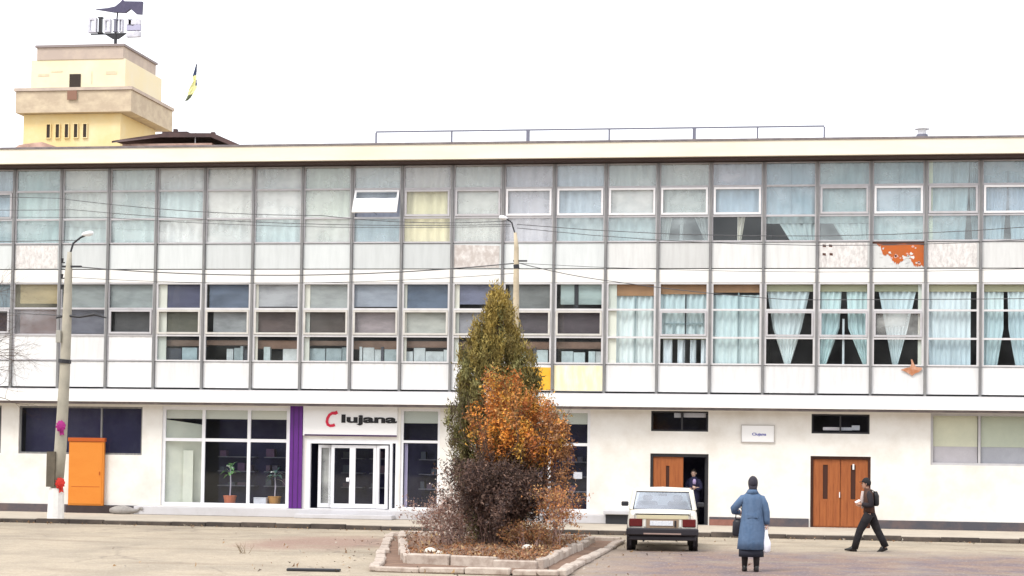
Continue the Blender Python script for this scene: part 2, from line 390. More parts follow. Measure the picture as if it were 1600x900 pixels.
# shell
P('roof_slab', MB().box(XL, XR, 0.12, 14, 10.92, 11.22), M_inceil)
P('cornice', MB().box(XL - .6, XR + .6, -0.7, 0.35, 10.885, 11.33), M_cornice)
mbf = MB()
P('roof_flashing', mbf.box(XL - .62, XR + .62, -0.73, -0.45, 11.333, 11.39), M_flash)
P('shadow_gap_strip', MB().box(XL, XR, -0.55, 0.11, 10.825, 10.88), M_shadow_gap)  # dark strip for the recess gap and the cornice's painted shadow line
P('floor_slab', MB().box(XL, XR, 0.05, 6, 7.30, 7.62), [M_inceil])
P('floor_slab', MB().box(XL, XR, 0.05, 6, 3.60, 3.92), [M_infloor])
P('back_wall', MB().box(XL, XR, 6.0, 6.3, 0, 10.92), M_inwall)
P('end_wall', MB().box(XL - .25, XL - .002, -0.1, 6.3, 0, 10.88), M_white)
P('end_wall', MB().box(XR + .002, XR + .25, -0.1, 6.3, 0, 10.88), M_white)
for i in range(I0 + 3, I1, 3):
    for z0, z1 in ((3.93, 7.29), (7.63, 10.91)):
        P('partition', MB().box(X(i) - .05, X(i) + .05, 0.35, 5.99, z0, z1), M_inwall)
P('ledge', MB().box(XL - .1, XR + .1, -0.36, 0.28, 3.565, 3.93), M_band)
P('ledge_flashing', MB().box(XL - .1, XR + .1, -0.18, -0.02, 3.933, 3.965), M_frame)
P('ledge_shadow_strip', MB().box(XL - .1, XR + .1, -0.22, -0.05, 3.49, 3.56), M_flash)  # dark strip put in for the shadow line below the ledge

# facade grid
Z = dict(t0=10.80, a1=10.10, a2=9.22, s1=8.45, p1=7.68, h2=7.24, b1=6.45, b2=5.63, s2=4.83, p2=4.02)
mul = MB().box(-.036, .036, -.085, .11, 3.966, 10.80).mesh('mullion', M_mull)
rj = MB().box(-.031, .031, -.03, .09, 0, 1).mesh('jamb', M_frame)
for i in range(I0, I1 + 2):
    link('mullion', mul, bld, (X(i), 0, 0))
W = 1.55
G = {
 'c': glass('clear_glass', (0.95, 0.97, 0.97), 0.045, milk=.03),
 't': glass('teal_glass', (0.88, 0.95, 0.95), 0.085, milk=.26, milkc=(.62, .72, .73)),
 'b': glass('blue_glass', (0.88, 0.94, 0.98), 0.085, milk=.26, milkc=(.60, .69, .76)),
 'g': glass('grey_green_glass', (0.94, 0.98, 0.96), 0.085, milk=.28, milkc=(.72, .76, .73)),
 'y': glass('sallow_glass', (0.98, 0.97, 0.88), 0.05, milk=.15, milkc=(.78, .76, .60)),
 'k': glass('smoke_glass', (0.80, 0.78, 0.80), 0.045, milk=.03),
 'd': glass('shop_glass', (0.93, 0.93, 0.96), 0.042, milk=.006),
 'm': glass('mauve_glass', (0.94, 0.93, 0.96), 0.08, milk=.26, milkc=(.68, .68, .72)),
 'w': glass('whitened_glass', (0.97, 0.98, 0.98), 0.05, milk=.34, milkc=(.84, .86, .84)),
 'l': glass('pale_teal_glass', (0.94, 0.98, 0.98), 0.045, milk=.02),
}
# pane tints, bay -1 .. 19   (upper: top, middle, low ; lower: top, middle, low)
UP = ['btggwwwggmgmbggmbttttbb',
      'btggtwwgbygmbwgbbtbtbbb',
      'ttttwwtwtygmtttcctttttb']
LO = ['tyccccccccccclllllllll',
      'kmccccccccccclllllwlll',
      'ccccccccccccclllllllll']
def pmesh(w, z0, z1, g): return MB().box(-w / 2, w / 2, 0, .008, z0, z1).mesh('pane', g)
cache = {}
def pane(parent, xc, y, w, z0, z1, g):
    k = (round(w, 3), round(z0, 3), round(z1, 3), g)
    if k not in cache: cache[k] = pmesh(w, z0, z1, G[g])
    return link('pane', cache[k], parent, (xc, y, 0))
def frame_ring(mb, x0, x1, z0, z1, t, y0, y1):
    """one connected rectangular frame"""
    vs = []
    for y in (y0, y1):
        vs += [(x0, y, z0), (x1, y, z0), (x1, y, z1), (x0, y, z1), (x0 + t, y, z0 + t), (x1 - t, y, z0 + t), (x1 - t, y, z1 - t), (x0 + t, y, z1 - t)]
    fs = []
    for k in range(4):
        j = (k + 1) % 4
        fs += [(k, j, j + 4, k + 4), (k + 8, k + 12, j + 12, j + 8), (k, k + 8, j + 8, j), (k + 4, j + 4, j + 12, k + 12)]
    mb.add(vs, fs); return mb
def window_frame(z0, za, zb, z1, sw=.035):
    mb = MB(); hw = W / 2 - .037
    xs = [-hw, -hw + sw, hw - sw, hw]; zs = [z0, z0 + .045, zb - .028, zb + .028, za - .028, za + .028, z1 - .035, z1]
    idx = {}
    def V(i, j, y):
        k = (i, j, y)
        if k not in idx: idx[k] = len(mb.v); mb.v.append((xs[i], y, zs[j]))
        return idx[k]
    for i in range(3):
        for j in range(7):
            solid = i != 1 or j % 2 == 0
            if not solid: continue
            for y in (-.03, .06):
                mb.f.append((V(i, j, y), V(i + 1, j, y), V(i + 1, j + 1, y), V(i, j + 1, y))); mb.m.append(0)
    for j in (1, 3, 5):   # reveals of the three lights
        for (a, b) in (((1, j), (2, j)), ((2, j), (2, j + 1)), ((2, j + 1), (1, j + 1)), ((1, j + 1), (1, j))):
            mb.f.append((V(*a, -.03), V(*b, -.03), V(*b, .06), V(*a, .06))); mb.m.append(0)
    for (a, b) in (((0, 0), (3, 0)), ((0, 7), (3, 7))): pass
    return mb
fU = window_frame(Z['s1'], Z['a2'], Z['a1'], Z['t0']) if False else window_frame(Z['s1'], Z['a1'], Z['a2'], Z['t0'])
meU = fU.mesh('window', M_frame); meL = window_frame(Z['s2'], Z['b1'], Z['b2'], Z['h2']).mesh('window', M_frame)
meLs = window_frame(Z['s2'], Z['b1'], Z['b2'], Z['h2'], .062).mesh('window', mat('pale_frame_paint', (0.66, 0.65, 0.66), 0.6, var=.4, vs=3, var2=(.48, .46, .44)))
hw = W / 2 - .075
spm = {}
def sp(m, z0, z1, y=0.0):
    k = (m.name, z0)
    if k not in spm: spm[k] = MB().box(-W / 2 + .038, W / 2 - .038, y, y + .05, z0, z1).mesh('spandrel_panel', m, bevel=.006)
    return spm[k]
def idx(s, b):
    return s[min(max(b + 1, 0), len(s) - 1)]
sash_bright = {('U', b) for b in (11, 10, 12, 13, 14, 7, 19, 17)} | {('L', b) for b in (3, 4, 5, 6, 7, 8, 9, 10, 11)}
sash_hide = {('U', b) for b in (15, 0, 1, 2, 3, 4, 5, 6)} | {('L', b) for b in (0, 1, 18, 19, 12, 14)}
def sash_mesh(z0, z1, m):
    mb = MB(); frame_ring(mb, -W / 2 + .085, W / 2 - .085, z0, z1, .06, -.055, .0); return mb.mesh('sash', m)
sm = {(a, b): sash_mesh(*zz, m) for a, zz in (('U', (Z['a2'] + .04, Z['a1'] - .035)), ('L', (Z['b2'] + .04, Z['b1'] - .035))) for b, m in ((0, M_frame), (1, M_sash if a == 'U' else mat('aged_sash_paint', (.60, .58, .54), .6, var=.5, vs=3, var2=(.40, .37, .33))))}
blind_cols = {}
def blind_mat(c): return mat('blind_%d_%d_%d' % tuple(int(v * 99) for v in c), c, 0.85, var=.7, vs=1.4, stretch=(.8, 1, 2.2))
# colours of the roller blinds seen behind the first floor: (top light, middle light)
LB = {-1: ((.16, .22, .30), (.14, .11, .12)), 0: ((.42, .34, .22), (.22, .14, .11)), 1: ((.42, .42, .40), (.24, .23, .27)), 2: ((.40, .42, .41), (.13, .12, .12)),
      3: ((.12, .12, .20), (.17, .16, .12)), 4: ((.15, .19, .27), (.50, .47, .46)), 5: ((.46, .46, .48), (.19, .14, .13)), 6: ((.44, .45, .44), (.20, .15, .13)),
      7: ((.34, .37, .43), (.40, .34, .35)), 8: ((.20, .24, .32), (.54, .54, .50)), 9: ((.24, .25, .35), (.50, .46, .48)), 10: ((.28, .28, .27), (.16, .13, .14)), 11: ((.50, .58, .55), (.10, .075, .09)),
      20: ((.3, .3, .3), (.3, .25, .25)), 21: ((.3, .3, .3), (.3, .25, .25))}
shelf_m = mat('brown_shelf', (.30, .19, .14), .7, var=.5, vs=3)
box_ms = [mat('pale_box_%d' % k, c_, .7, var=.6, vs=3) for k, c_ in enumerate(((.60, .70, .71), (.72, .76, .76), (.48, .55, .56), (.10, .10, .12)))]
rad_m = mat('pale_radiator', (.74, .86, .88), .5)
for b in range(I0, I1 + 1):
    xc = X(b) + W / 2
    link('slab_panel', sp(M_slab, Z['h2'] + .01, Z['p1'] - .03, -.02), bld, (xc, 0, 0))
    # upper floor
    m_ = M_spU2 if b >= 12 else M_spU
    s = link('spandrel_panel', sp(m_, Z['p1'], Z['s1'] - .012), bld, (xc, 0, 0))
    wnd = link('window', meU, bld, (xc, 0, 0))
    for k, (z0, z1) in enumerate(((Z['a1'] + .028, Z['t0'] - .035), (Z['a2'] + .028, Z['a1'] - .028), (Z['s1'] + .045, Z['a2'] - .028))):
        if not (b == 7 and k == 1): pane(wnd, 0, .02, 2 * hw + .08, z0, z1, idx(UP[k], b))
    if ('U', b) not in sash_hide:
        so = link('sash', sm[('U', int(('U', b) in sash_bright))], wnd)
        if b == 7: P('roller_blind', MB().box(-hw, hw, .10, .106, Z['a2'] + .03, Z['a1'] - .03), mat('lavender_blind', (.30, .31, .38), .8, var=.6, vs=3, stretch=(3, 1, 1)), wnd)  # blind added to darken the brightly lit curtain behind the open light
    if b == 7:   # top-hung light propped open
            M_ = Matrix.Translation((0, -.05, Z['a1'] - .05)) @ Matrix.Rotation(R(-28), 4, 'X') @ Matrix.Translation((0, .05, -(Z['a1'] - .05)))
            so.matrix_local = M_
            po = pane(wnd, 0, 0, 2 * hw - .1, Z['a2'] + .1, Z['a1'] - .1, 'b'); po.matrix_local = M_ @ Matrix.Translation((0, -.03, 0))
            P('stay', MB().tube([(0, -.03, Z['a2'] + .1), (0, -.42, Z['a2'] + .12)], .01), M_dark, wnd)
    # lower floor
    blank = b <= 2
    link('spandrel_panel', sp(M_spL, Z['p2'], Z['s2'] - .012), bld, (xc, 0, 0))
    wnd = link('window', meLs if b >= 3 else meL, bld, (xc, 0, 0))
    rows = ((Z['b1'] + .028, Z['h2'] - .035), (Z['b2'] + .028, Z['b1'] - .028), (Z['s2'] + .045, Z['b2'] - .028))
    for k, (z0, z1) in enumerate(rows):
        if k == 2 and blank:
            if 'blk' not in spm: spm['blk'] = MB().box(-W / 2 + .075, W / 2 - .075, .0, .03, z0, z1).mesh('spandrel_panel', M_spL)
            link('infill_panel', spm['blk'], wnd)
        else: pane(wnd, 0, .02, 2 * hw + .08, z0, z1, idx(LO[k], b))
    if ('L', b) not in sash_hide:
        link('sash', sm[('L', int(('L', b) in sash_bright))], wnd)
    if b in LB:
        rr = random.Random(b)
        for k in (0, 1):
            z0, z1 = rows[k]
            drop = rr.choice([0, 0, .08, .16]) if k == 0 else rr.choice([0, .05, 0])
            inset = rr.choice([0, 0, .14, .22]) * (1 if k else .6)
            P('roller_blind', MB().box(-hw + inset, hw, .10 + .015 * k, .106 + .015 * k, z0 + drop - .03, z1 + .03), blind_mat(tuple(v * (.85 if max(LB[b][k]) < .38 else 1.0) for v in LB[b][k])), wnd)
    if 3 <= b <= 11:
        rr = random.Random(b + 50)
        P('shelf', MB().box(-W / 2 + .05, W / 2 - .05, .25, .75, 5.30 + rr.uniform(-.06, .06), 5.50), shelf_m, wnd)
        xx = -W / 2 + rr.uniform(.1, .35); kk = 0
        while xx < W / 2 - .2:
            ww = rr.choice([.08, .2, .34, .48, .55]); ht = rr.uniform(.30, .42) if ww > .1 else .44
            if rr.random() < .86:
                P('stored_box', MB().box(xx, min(xx + ww, W / 2 - .08), .20 + .03 * (kk % 3), .34, 4.88, 4.88 + ht), box_ms[rr.choice([0, 0, 1, 1, 2, 3])], wnd)
            xx += ww + rr.uniform(.005, .03); kk += 1

# ---- torn paint and stains on single spandrels (peeled face layers with ragged outlines)
def ragged(name, pts, m, y, label=None, thick=.004):
    o = MB().prism(pts, y, y + thick).build(name, m, bld)
    if label: o['label'] = label
    return o
def rag_poly(x0, x1, z0, z1, seed, lows, n=26):
    rr = random.Random(seed); pts = []
    for k in range(n + 1):
        t = k / n; x_ = x0 + (x1 - x0) * t
        f = np.interp(t, [a for a, _ in lows], [c for _, c in lows])
        pts.append((x_, z1 - (z1 - z0) * min(1, max(.02, f + rr.uniform(-.05, .05)))))
    return pts + [(x1, z1), (x0, z1)]
M_peel = mat('exposed_orange_board', (.50, .115, .022), .8, var=.9, vs=3.5, var2=(.36, .12, .04))
M_scuffp = mat('pinkish_flake', (.62, .36, .30), .8)
M_peelD = mat('dark_gap', (.10, .05, .04), .9)
x17 = X(17)
ragged('peeled_board', rag_poly(x17 + .14, x17 + W - .05, 7.70, 8.43, 5, [(0, .02), (.1, .2), (.16, .55), (.28, .5), (.36, .8), (.47, .86), (.55, .72), (.64, .6), (.72, .66), (.8, .95), (1, .97)], 70), M_peel, -.008, 'torn orange patch')
rf_ = random.Random(44)
for k in range(26):
    fx = x17 + rf_.uniform(.25, W - .12); fz = rf_.uniform(7.72, 8.10 if k % 3 else 8.3); q = rf_.uniform(.02, .075)
    ragged('paint_flake', [(fx + math.cos(a) * q * rf_.uniform(.4, 1.3), fz + math.sin(a) * q * rf_.uniform(.4, 1.2)) for a in [j_ * .7854 for j_ in range(8)]], M_spU2 if k % 4 else M_scuffp, -.0125, None, .003)
ragged('peeled_edge', rag_poly(x17 + .04, x17 + W - .04, 8.33, 8.44, 6, [(0, .4), (.3, .9), (.6, .5), (1, .9)]), M_peelD, -.011)
ragged('peeled_flap', [(x17 + .86, 4.72), (x17 + .98, 4.68), (x17 + 1.08, 4.62), (x17 + 1.19, 4.55), (x17 + 1.27, 4.62), (x17 + 1.38, 4.66), (x17 + 1.46, 4.73), (x17 + 1.47, 4.79), (x17 + 1.30, 4.81), (x17 + 1.25, 4.88), (x17 + 1.19, 5.02), (x17 + 1.15, 5.03), (x17 + 1.17, 4.90), (x17 + 1.12, 4.80), (x17 + .98, 4.77)], mat('faded_rust_board', (.42, .17, .08), .85, var=.9, vs=9, var2=(.62, .38, .28)), -.05, 'torn orange flap', .01)
x10 = X(10)
M_yel = mat('yellow_stain', (.85, .42, .03), .7, var=.5, vs=2, var2=(.85, .55, .12))
M_yel2 = mat('faded_yellow_stain', (.84, .76, .45), .8, var=.9, vs=1.6, var2=(.82, .82, .78), stretch=(3, 1, .7))
ragged('yellow_panel_face', [(x10 + .05, 4.04), (x10 + W - .05, 4.04), (x10 + W - .05, 4.72), (x10 + .05, 4.74)], M_yel, -.007, 'bright yellow panel face')
ragged('faded_panel_face', [(x10 + W + .05, 4.04), (x10 + 2 * W - .05, 4.04), (x10 + 2 * W - .05, 4.78), (x10 + W + .05, 4.78)], M_yel2, -.007, 'faded yellow stained panel face')
M_scuff = mat('scuffed_panel', (.50, .45, .42), .8, var=.9, vs=3.5, var2=(.78, .76, .74), stretch=(2, 1, 1.4))
ragged('scuffed_panel_face', [(X(9) + .06, 7.70), (X(9) + W - .1, 7.70), (X(9) + W - .1, 8.36), (X(9) + .06, 8.40)], M_scuff, -.007)
M_scuff2 = mat('scraped_panel', (.74, .72, .70), .8, var=.95, vs=5, var2=(.42, .39, .38), stretch=(2, 1, 1.0))
for bb in (16, 18, 0):
    ragged('scraped_panel_face', [(X(bb) + .06, 7.70), (X(bb) + W - .1, 7.70), (X(bb) + W - .1, 8.42), (X(bb) + .06, 8.42)], M_scuff2, -.007)
# dark marks left by a removed sign
for (a, z) in ((.16, 8.30), (.34, 8.30), (.16, 8.05), (.36, 8.05)):
    ragged('bolt_stain', [(X(16) + a, z), (X(16) + a + .1, z - .01), (X(16) + a + .09, z + .06), (X(16) + a, z + .07)], M_peelD, -.012)

# ---- ground floor wall with openings, one connected mesh
def wall_openings(x0, x1, z0, z1, ops, ya, yb):
    xs = sorted({x0, x1, *[o[0] for o in ops], *[o[1] for o in ops]}); zs = sorted({z0, z1, *[o[2] for o in ops], *[o[3] for o in ops]})
    mb = MB(); ix = {}
    def V(i, j, y):
        k = (i, j, y)
        if k not in ix: ix[k] = len(mb.v); mb.v.append((xs[i], y, zs[j]))
        return ix[k]
    def solid(i, j):
        if i < 0 or j < 0 or i >= len(xs) - 1 or j >= len(zs) - 1: return False
        cx = (xs[i] + xs[i + 1]) / 2; cz = (zs[j] + zs[j + 1]) / 2
        return not any(o[0] < cx < o[1] and o[2] < cz < o[3] for o in ops)
    for i in range(len(xs) - 1):
        for j in range(len(zs) - 1):
            if not solid(i, j): continue
            for y in (ya, yb): mb.f.append((V(i, j, y), V(i + 1, j, y), V(i + 1, j + 1, y), V(i, j + 1, y))); mb.m.append(0)
            for (di, dj, a, b) in ((-1, 0, (i, j), (i, j + 1)), (1, 0, (i + 1, j), (i + 1, j + 1)), (0, -1, (i, j), (i + 1, j)), (0, 1, (i, j + 1), (i + 1, j + 1))):
                if not solid(i + di, j + dj): mb.f.append((V(*a, ya), V(*b, ya), V(*b, yb), V(*a, yb))); mb.m.append(0)
    return mb
xb = -B0
OPS = [(-31.0, -25.5, 1.93, 3.42), (-24.92, -20.88, 1.93, 3.42), (-20.24, -16.18, .40, 3.45), (-15.62, -12.76, .384, 2.50), (-12.70, -11.48, .40, 3.46),
       (-9.75, -6.92, .43, 3.47), (-5.11, -3.42, 2.87, 3.47), (-5.12, -3.40, .122, 2.21), (-.41, 1.26, 2.86, 3.43), (-.43, 1.30, .122, 2.20), (3.0, 8.4, 1.99, 3.49)]
P('wall', wall_openings(XL, XR, .0, 3.50, [(a + xb, b + xb, c, d) for a, b, c, d in OPS], .3, .55), M_white)
P('ground_floor_ceiling', MB().box(XL, XR, .56, 5.9, 3.49, 3.59), M_shopceil)
P('ground_floor_slab', MB().box(XL, XR, .56, 5.9, .0, .10), M_infloor)
P('shop_floor', MB().box(-20.6 + xb, -6.5 + xb, .56, 5.9, .101, .38), M_shopin)
for xp in (-25.2, -20.6, -15.9, -10.6, -6.5, -2.4, 2.2):
    P('partition', MB().box(xp + xb - .06, xp + xb + .06, .56, 4.4, .385, 3.48), M_shopin if xp < -6 else M_inwall)
P('room_back', MB().box(-25.2 + xb, 2.2 + xb, 4.42, 4.5, .0, 3.48), M_shopin)
# plinths
for a, b in ((-31, -22.95), (-22.4, -20.95), (-3.36, -.47), (1.34, 14)):
    P('plinth', MB().box(a + xb, b + xb, .262, .298, .122, .37), M_plinth)
P('plinth', MB().box(-3.36 + xb, -2.2 + xb, .225, .26, .122, .30), mat('rusty_plinth', (.28, .13, .10), .85, var=.6, vs=3))
P('shop_step', MB().box(-20.9 + xb, -6.0 + xb, -.25, .298, .122, .375), M_base, bevel=.015)
P('shop_threshold', MB().box(-15.7 + xb, -12.7 + xb, -.7, -.252, .122, .25), M_base, bevel=.015)
# ---- shop windows
def shopwin(x0, x1, z0, z1, mulls, trans, fm, t=.055, g='d', y=.36, label=None, bottom=None):
    mb = MB(); X0, X1 = x0 + xb, x1 + xb
    ops = []; xs = [X0] + [m_ + xb for m_ in mulls] + [X1]; zs = [z0] + trans + [z1]
    h = t / 2
    for i in range(len(xs) - 1):
        for j in range(len(zs) - 1):
            ops.append((xs[i] + (t if i == 0 else h), xs[i + 1] - (t if i == len(xs) - 2 else h), zs[j] + (t if j == 0 else h), zs[j + 1] - (t if j == len(zs) - 2 else h)))
    w_ = P('shop_window', wall_openings(X0, X1, z0, z1, ops, y, y + .07), fm)
    for a, b, c, d in ops:
        P('pane', MB().box(a - .01, b + .01, y + .03, y + .038, c - .01, d + .01), G[g], w_)
    if label: w_['label'] = label
    return w_
shopwin(-31.0, -25.5, 1.93, 3.42, [-28.2], [], M_mull)
shopwin(-24.92, -20.88, 1.93, 3.42, [-23.55, -22.23], [], M_mull, label='dark high strip window')
shopwin(-20.24, -16.18, .40, 3.45, [-18.92, -17.47], [2.43], M_frameW, .10)
shopwin(-12.70, -11.48, .40, 3.46, [], [2.46], M_frameW, .08)
shopwin(-9.75, -6.92, .43, 3.47, [-8.15], [2.44], M_frameW, .09)
shopwin(-5.11, -3.42, 2.87, 3.47, [-4.2], [], M_dark, .05)
shopwin(-.41, 1.26, 2.86, 3.43, [.42], [], M_dark, .05)
wj = shopwin(3.0, 8.4, 1.99, 3.49, [4.38, 6.4], [], M_frame, .07, g='c')
M_gb = mat('green_blind', (.80, .76, .58), .8, var=.6, vs=1.2, var2=(.62, .60, .46)); M_gy = mat('mauve_curtain', (.60, .54, .57), .8, var=.5, vs=2, var2=(.44, .39, .42))
for a, b in ((3.08, 4.33), (4.43, 6.35)):
    P('roller_blind', MB().box(a + xb, b + xb, .45, .456, 2.53, 3.43), M_gb, wj)
    P('roller_blind', MB().box(a + xb, b + xb, .46, .466, 2.02, 2.56), M_gy, wj)
P('high_window_slip', MB().box(-4.44 + xb, -4.24 + xb, .46, .47, 3.28, 3.43), M_sash); P('high_window_slip', MB().box(-4.16 + xb, -3.50 + xb, .46, .47, 3.29, 3.43), M_sash)
P('high_window_slip', MB().box(-.08 + xb, .75 + xb, .46, .47, 2.96, 3.05), M_sash); P('high_window_slip', MB().box(.75 + xb, .98 + xb, .46, .47, 2.97, 3.11), M_sash)
# bulkheads behind the upper lights of the shop windows
for a, b, z in ((-20.2, -16.2, 3.08), (-12.66, -11.5, 3.02), (-9.7, -6.95, 3.05)):
    P('bulkhead', MB().box(a + xb, b + xb, .445, .545, z, 3.44), M_shopceil)
M_cream = mat('cream_display_wall', (.80, .82, .66), .85, var=.6, vs=.9, var2=(.50, .54, .47))
P('display_screen', MB().add([(-20.18 + xb, .46, .40), (-19.1 + xb, .80, .40), (-19.1 + xb, .80, 2.9), (-20.18 + xb, .46, 3.05)], [(0, 1, 2, 3)]).box(-19.62 + xb, -19.30 + xb, .55, .58, .42, 2.1), M_cream)
M_lil = mat('lilac_strip', (.45, .40, .55), .6)
P('display_strip', MB().box(-12.60 + xb, -12.50 + xb, .47, .49, .42, 2.4), M_lil)
P('notice_sheet', MB().box(-7.42 + xb, -7.16 + xb, .405, .41, 1.42, 1.62), M_sash)
M_nav = mat('navy_backdrop', (.045, .042, .10), .9, var=.7, vs=.8, var2=(.11, .11, .17))
P('backdrop', MB().box(-24.9 + xb, -20.9 + xb, .80, .83, 1.2, 3.48), M_nav)
P('backdrop', MB().box(-18.9 + xb, -16.25 + xb, 1.9, 1.93, .385, 3.48), M_nav)
P('backdrop', MB().box(-12.7 + xb, -11.4 + xb, 1.6, 1.63, .385, 3.48), M_nav)
P('backdrop', MB().box(-9.7 + xb, -6.9 + xb, 1.6, 1.63, .385, 3.48), M_nav)
P('backdrop', MB().box(-15.6 + xb, -12.8 + xb, 2.2, 2.23, .385, 3.48), M_nav)
M_sh = mat('shop_fitting', (.20, .20, .25), .7, var=.6, vs=3); rr = random.Random(12)
for x0_, x1_, y_ in ((-18.8, -17.6, 1.7), (-17.3, -16.4, 1.7), (-12.3, -11.6, 1.4), (-9.4, -8.3, 1.4), (-8.0, -7.1, 1.4), (-14.9, -14.2, 2.0), (-14.0, -13.3, 2.0)):
    for z_ in (1.0, 1.45, 1.9):
        P('shop_shelf', MB().box(x0_ + xb, x1_ + xb, y_ - .25, y_ + .15, z_, z_ + .03), M_sh)
        x_ = x0_ + .05
        while x_ < x1_ - .25:
            w_ = rr.uniform(.12, .28)
            if rr.random() < .6: P('carton', MB().box(x_ + xb, x_ + w_ + xb, y_ - .2, y_ + .05, z_ + .031, z_ + rr.uniform(.12, .28)), mat('carton_%d' % rr.randrange(4), (rr.uniform(.06, .14), rr.uniform(.07, .14), rr.uniform(.10, .20)), .7))
            x_ += w_ + .08
# purple pillar
P('purple_pillar', MB().box(-16.13 + xb, -15.74 + xb, .20, .299, .384, 3.50), M_purple)
for dx in (-.09, .07): P('pillar_groove', MB().box(-15.93 + xb + dx, -15.915 + xb + dx, .19, .199, .39, 3.49), M_purpleD)
P('pilaster', MB().box(-16.20 + xb, -16.14 + xb, .24, .298, .384, 3.49), M_frameW)
# shop entrance: glazed doors
ent = P('shop_entrance', wall_openings(-15.62 + xb, -12.76 + xb, .384, 2.50, [(-15.50 + xb, -13.02 + xb, .40, 2.37), (-12.94 + xb, -12.84 + xb, .44, 2.40)], .30, .42), M_frameW)
P('pane', MB().box(-12.95 + xb, -12.83 + xb, .36, .366, .43, 2.41), G['d'], ent)
def leafd(xa, xc_, ang, mname='door'):
    w_ = xc_ - xa; t = .09
    d = P(mname, wall_openings(0, w_, .42, 2.33, [(t, w_ - t, .55, 2.24)], -.03, .03), M_frameW)
    d.parent = ent; d.matrix_local = Matrix.Translation((xa + xb, .42, 0)) @ Matrix.Rotation(ang, 4, 'Z')
    # sub-part pane and handle joined in place
    return d
for xa, xc_, an in ((-15.28, -14.86, R(24)), (-14.86, -14.20, 0), (-14.20, -13.46, 0), (-13.44, -13.04, R(-20))):
    d = leafd(xa, xc_, an)
P('pane', MB().box(-14.8 + xb, -14.26 + xb, .43, .436, .5, 2.25), G['d'], ent); P('pane', MB().box(-14.12 + xb, -13.54 + xb, .43, .436, .5, 2.25), G['d'], ent)
P('pane', MB().box(-15.2 + xb, -14.9 + xb, .53, .536, .5, 2.25), G['w'], ent)
for hx, hz in ((-14.32, 1.22), (-13.12, 1.42)):
    P('handle', MB().box(hx + xb - .05, hx + xb + .04, .31, .37, hz, hz + .12), M_frameW, ent, bevel=.01)
# wooden doors
def wood_leaf(parent, x0, x1, z0, z1, slots, name='door_leaf'):
    lf = P(name, wall_openings(x0, x1, z0, z1, slots, .42, .47), M_wood, parent)
    for s in slots: P('glass_slot', MB().box(s[0] - .004, s[1] + .004, .445, .452, s[2] - .004, s[3] + .004), M_woodD, lf)
    # raised planks
    n = 4
    for k in range(n):
        a = x0 + (x1 - x0) * k / n + .012; b = x0 + (x1 - x0) * (k + 1) / n - .012
        if any(s[0] < b and s[1] > a for s in slots):
            P('plank', MB().box(a, b, .408, .419, z0 + .03, slots[0][2] - .04), M_wood, lf)
        else: P('plank', MB().box(a, b, .408, .419, z0 + .03, z1 - .03), M_wood, lf)
    return lf
dd = P('double_door', wall_openings(-.43 + xb, 1.30 + xb, .124, 2.198, [(-.36 + xb, 1.23 + xb, .126, 2.12)], .36, .5), M_woodD); dd['label'] = 'closed orange brown double door'
wood_leaf(dd, -.355 + xb, .43 + xb, .13, 2.115, [(-.07 + xb, .07 + xb, .95, 1.95)])
wood_leaf(dd, .44 + xb, 1.225 + xb, .13, 2.115, [(.73 + xb, .87 + xb, .95, 1.95)])
P('handle', MB().box(.40 + xb, .425 + xb, .36, .407, 1.0, 1.16), M_sash, dd)
P('handle', MB().box(.78 + xb, .83 + xb, .385, .407, 1.82, 1.98), M_sash, dd)
d2 = P('open_door', wall_openings(-5.12 + xb, -3.40 + xb, .124, 2.208, [(-5.05 + xb, -3.46 + xb, .126, 2.12)], .36, .5), M_dark); d2['label'] = 'brown door with one leaf standing open'
wood_leaf(d2, -5.045 + xb, -4.15 + xb, .13, 2.115, [(-4.66 + xb, -4.56 + xb, .95, 1.85)])
lf = P('door_leaf', MB().box(-3.52 + xb, -3.47 + xb, .51, 1.3, .13, 2.11), M_dark, d2)
P('vestibule', MB().add([(-5.1 + xb, 1.9, .101), (-3.35 + xb, 1.9, .101), (-3.35 + xb, 1.9, 3.4), (-5.1 + xb, 1.9, 3.4)], [(0, 1, 2, 3)]), M_shopin)
# little vent box at the wall foot
v = P('cellar_hatch', MB().box(-6.42 + xb, -5.35 + xb, -.42, .296, .40, .52), M_base, bevel=.02)
P('hatch_opening', MB().box(-6.36 + xb, -5.42 + xb, -.30, .296, .124, .398), M_dark, v)

# ------------------------------------------------------------------ shop sign
sg = empty('shop_sign', (-14.26, .22, 2.6), 0, 'white shop sign reading Clujana in red and black above the glass doors', 'sign')
MB().box(-1.47, 1.47, .0, .078, .0, .96).build('sign_panel', mat('sign_white', (.86, .86, .86), .45), sg, bevel=.01)
MB().box(-1.41, 1.47, -.012, -.002, .0, .045).build('sign_stripe', M_purpleD, sg)
# red C drawn as a slanted open stroke
cp = [(.46, .225), (.40, .20), (.30, .19), (.215, .225), (.185, .31), (.205, .42), (.27, .52), (.36, .575), (.47, .575), (.545, .61)]
cc = []
for k, (a, c) in enumerate(cp): cc.append(((a - .2) * .9 - .70, -.02, c * 1.0 + .12))
mbC = MB(); rings = []
for k, p in enumerate(cc):
    a = Vector(cc[max(k - 1, 0)]); b_ = Vector(cc[min(k + 1, len(cc) - 1)]); d = (b_ - a).normalized(); nrm = Vector((-d.z, 0, d.x))
    w_ = .042 if k < 8 else .05
    rings.append([Vector(p) + nrm * w_, Vector(p) + nrm * w_ + Vector((0, .015, 0)), Vector(p) - nrm * w_ + Vector((0, .015, 0)), Vector(p) - nrm * w_])
mbC.loft(rings); mbC.build('logo_letter', M_red, sg)
text_mesh('lettering', 'lujana', .33, M_black, sg, (-.28, -.012, .42), xs=2.28, bold=.013, ext=.008)
